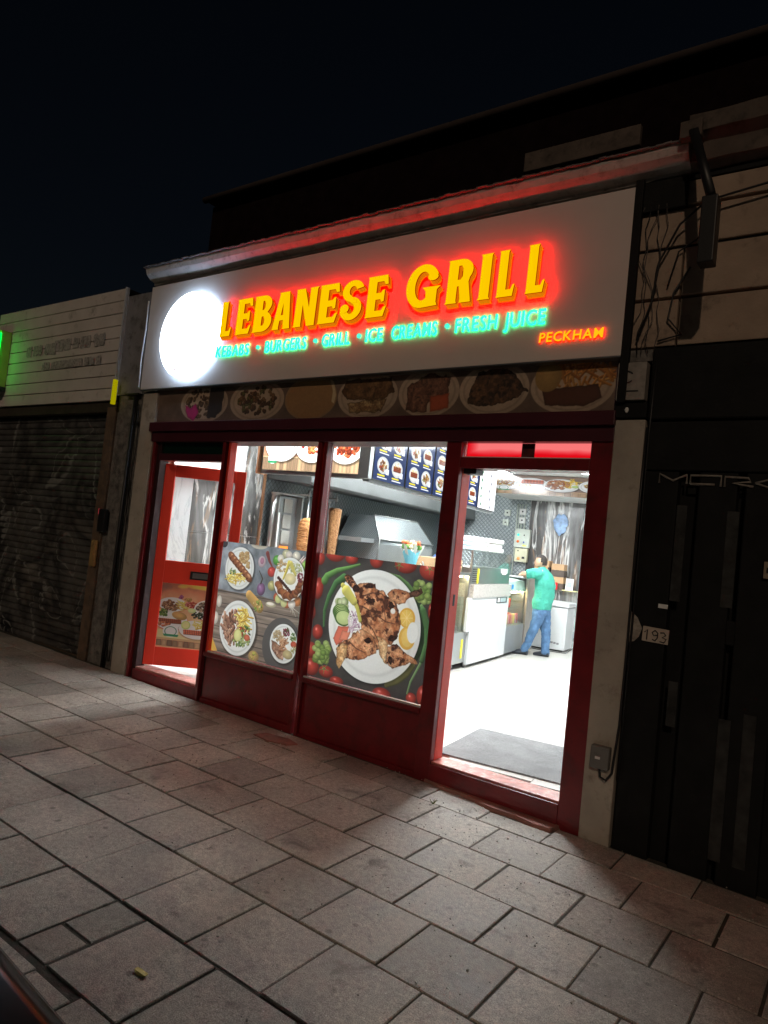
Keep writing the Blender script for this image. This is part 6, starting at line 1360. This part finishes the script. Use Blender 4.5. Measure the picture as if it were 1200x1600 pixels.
mk_skin(T, 'shirt', {'hem': (c0[0], c0[1], .86, .13, .15), 'waist': (c0[0], c0[1], 1.05, .135, .155), 'chest': (c0[0] + .01, c0[1], 1.35, .135, .175), 'upper': (c0[0], c0[1], 1.49, .095, .14), 'coll': (c0[0] + .01, c0[1], 1.56, .064), 'shl': (c0[0] - .03, c0[1] - .19, 1.50, .078), 'sll': (c0[0] - .03, c0[1] - .27, 1.44, .07), 'shr': (c0[0], c0[1] + .19, 1.50, .078), 'slr': (c0[0], c0[1] + .24, 1.32, .07)},
        chain('hem', 'waist', 'chest', 'upper', 'coll') + chain('upper', 'shl', 'sll') + chain('upper', 'shr', 'slr'), BLUE_SHIRT, 'chest')
mk_skin(T, 'trousers', {'belt': (c0[0], c0[1], .94, .115, .13), 'seat': (c0[0], c0[1], .87, .12, .14), 'knl': (c0[0] + .02, c0[1] - .1, .52, .07), 'hml': (c0[0], c0[1] - .1, .2, .06), 'knr': (c0[0] + .02, c0[1] + .1, .52, .07), 'hmr': (c0[0], c0[1] + .1, .2, .06)}, chain('belt', 'seat', 'knl', 'hml') + chain('seat', 'knr', 'hmr'), SHOE, 'seat')
for k in (-1, 1): T.part('shoe', MB().sphere((c0[0] + .04, c0[1] + .1 * k, .16), (.13, .045, .05), 12, 8), SHOE)
head(T, (c0[0] + .035, c0[1], 1.72), 0.0, HAIR, .1); hand(T, (c0[0] + .16, c0[1] - .52, 1.33), (1, -.5, -.3), (0, 0, -1)); hand(T, (c0[0] + .22, c0[1] + .18, 1.1), (1, 0, -.2), (0, 0, -1))

# ------------------------------------------------------------------ parked car: only its shoulder reaches the lower left corner of the view
T = Thing('parked_car', 'glossy black car whose shoulder edge cuts the lower left corner', 'car', p=(-2.9, -4.5, -.13))
CARP = mat('gloss_black_car_paint', (.004, .004, .005), .2, var=0, bs=5, bstr=.0, spec=.08)
CARG = mat('tinted_car_glass', (.01, .012, .012), .04, spec=.7); CHROME = mat('chrome_strip', (.7, .7, .72), .15, 1.0)
def loft(sections, m_, name, parent=None, smooth=True, bev=0):
    n_ = len(sections[0]); m = MB(); m.add([p for s_ in sections for p in s_], [(i * n_ + k, i * n_ + (k + 1) % n_, (i + 1) * n_ + (k + 1) % n_, (i + 1) * n_ + k) for i in range(len(sections) - 1) for k in range(n_)] + [tuple(range(n_ - 1, -1, -1)), tuple((len(sections) - 1) * n_ + k for k in range(n_))], 0, smooth); return T.part(name, m, m_, parent)
YC = -4.405; HW = .87
def sec(x, hw, zb, zs, zt, tw):
    """body section: sill, side bulge, rounded shoulder, deck"""
    zt = zs + .012; h = [(hw * .93, zb), (hw * .985, zb + .12), (hw, zb + (zs - zb) * .55), (hw * .995, zs - .06), (hw * .985, zs - .02), (hw * .965, zs - .003), (hw * .93, zs + .002), (tw, zt)]
    return [(x, YC + a, z) for a, z in h] + [(x, YC - a, z) for a, z in reversed(h)]
bs_ = []
for x, k, zs, zt in ((-.52, .80, .62, .64), (-.60, .90, .70, .73), (-.75, .96, .76, .80), (-1.0, .985, .80, .86), (-1.4, 1, .835, .90), (-1.9, 1, .855, .92), (-2.6, 1, .865, .90), (-3.6, 1, .865, .90), (-4.3, .99, .86, .91), (-4.7, .93, .80, .86), (-4.85, .85, .70, .72)):
    bs_.append(sec(x, HW * k, .16, zs, zt, HW * k * .5))
loft(bs_, CARP, 'body')
gh = []
for x, zt, hw in ((-1.75, .90, .74), (-2.3, 1.30, .62), (-2.7, 1.42, .58), (-3.6, 1.42, .58), (-4.1, 1.25, .60), (-4.5, .92, .70)):
    gh.append([(x, YC + .76, .885), (x, YC + hw + .02, .885 + (zt - .885) * .5), (x, YC + hw, zt - .02), (x, YC + hw * .9, zt), (x, YC - hw * .9, zt), (x, YC - hw, zt - .02), (x, YC - hw - .02, .885 + (zt - .885) * .5), (x, YC - .76, .885)])
loft(gh, CARG, 'greenhouse'); T.part('roof', B(-3.65, -2.65, YC - .5, YC + .5, 1.419, 1.435), CARP, bev=.01)
T.part('mirror', MB().sphere((-2.15, YC + .98, .98), (.07, .1, .06)), CARP)
for x in (-1.35, -4.05):
    for sg in (-1, 1):
        w_ = T.part('wheel', MB().lathe((x, YC + sg * .78 + .09, .19), [(.30, 0), (.315, .03), (.315, .15), (.30, .18)], 28, 0, 'Y'), RUBBER); T.part('rim', MB().lathe((x, YC + sg * .78 + .094 if sg > 0 else YC + sg * .78 - .06, .19), [(.2, 0), (.19, .03)], 20, 0, 'Y'), STEEL, w_)
for sg in (-1, 1): T.part('headlight', MB().sphere((-.60, YC + sg * .6, .62), (.08, .16, .07), 12, 8), CASE_GLASS)
T.part('bumper', B(-.56, -.50, YC - .65, YC + .65, .22, .5), BLACK, bev=.02)
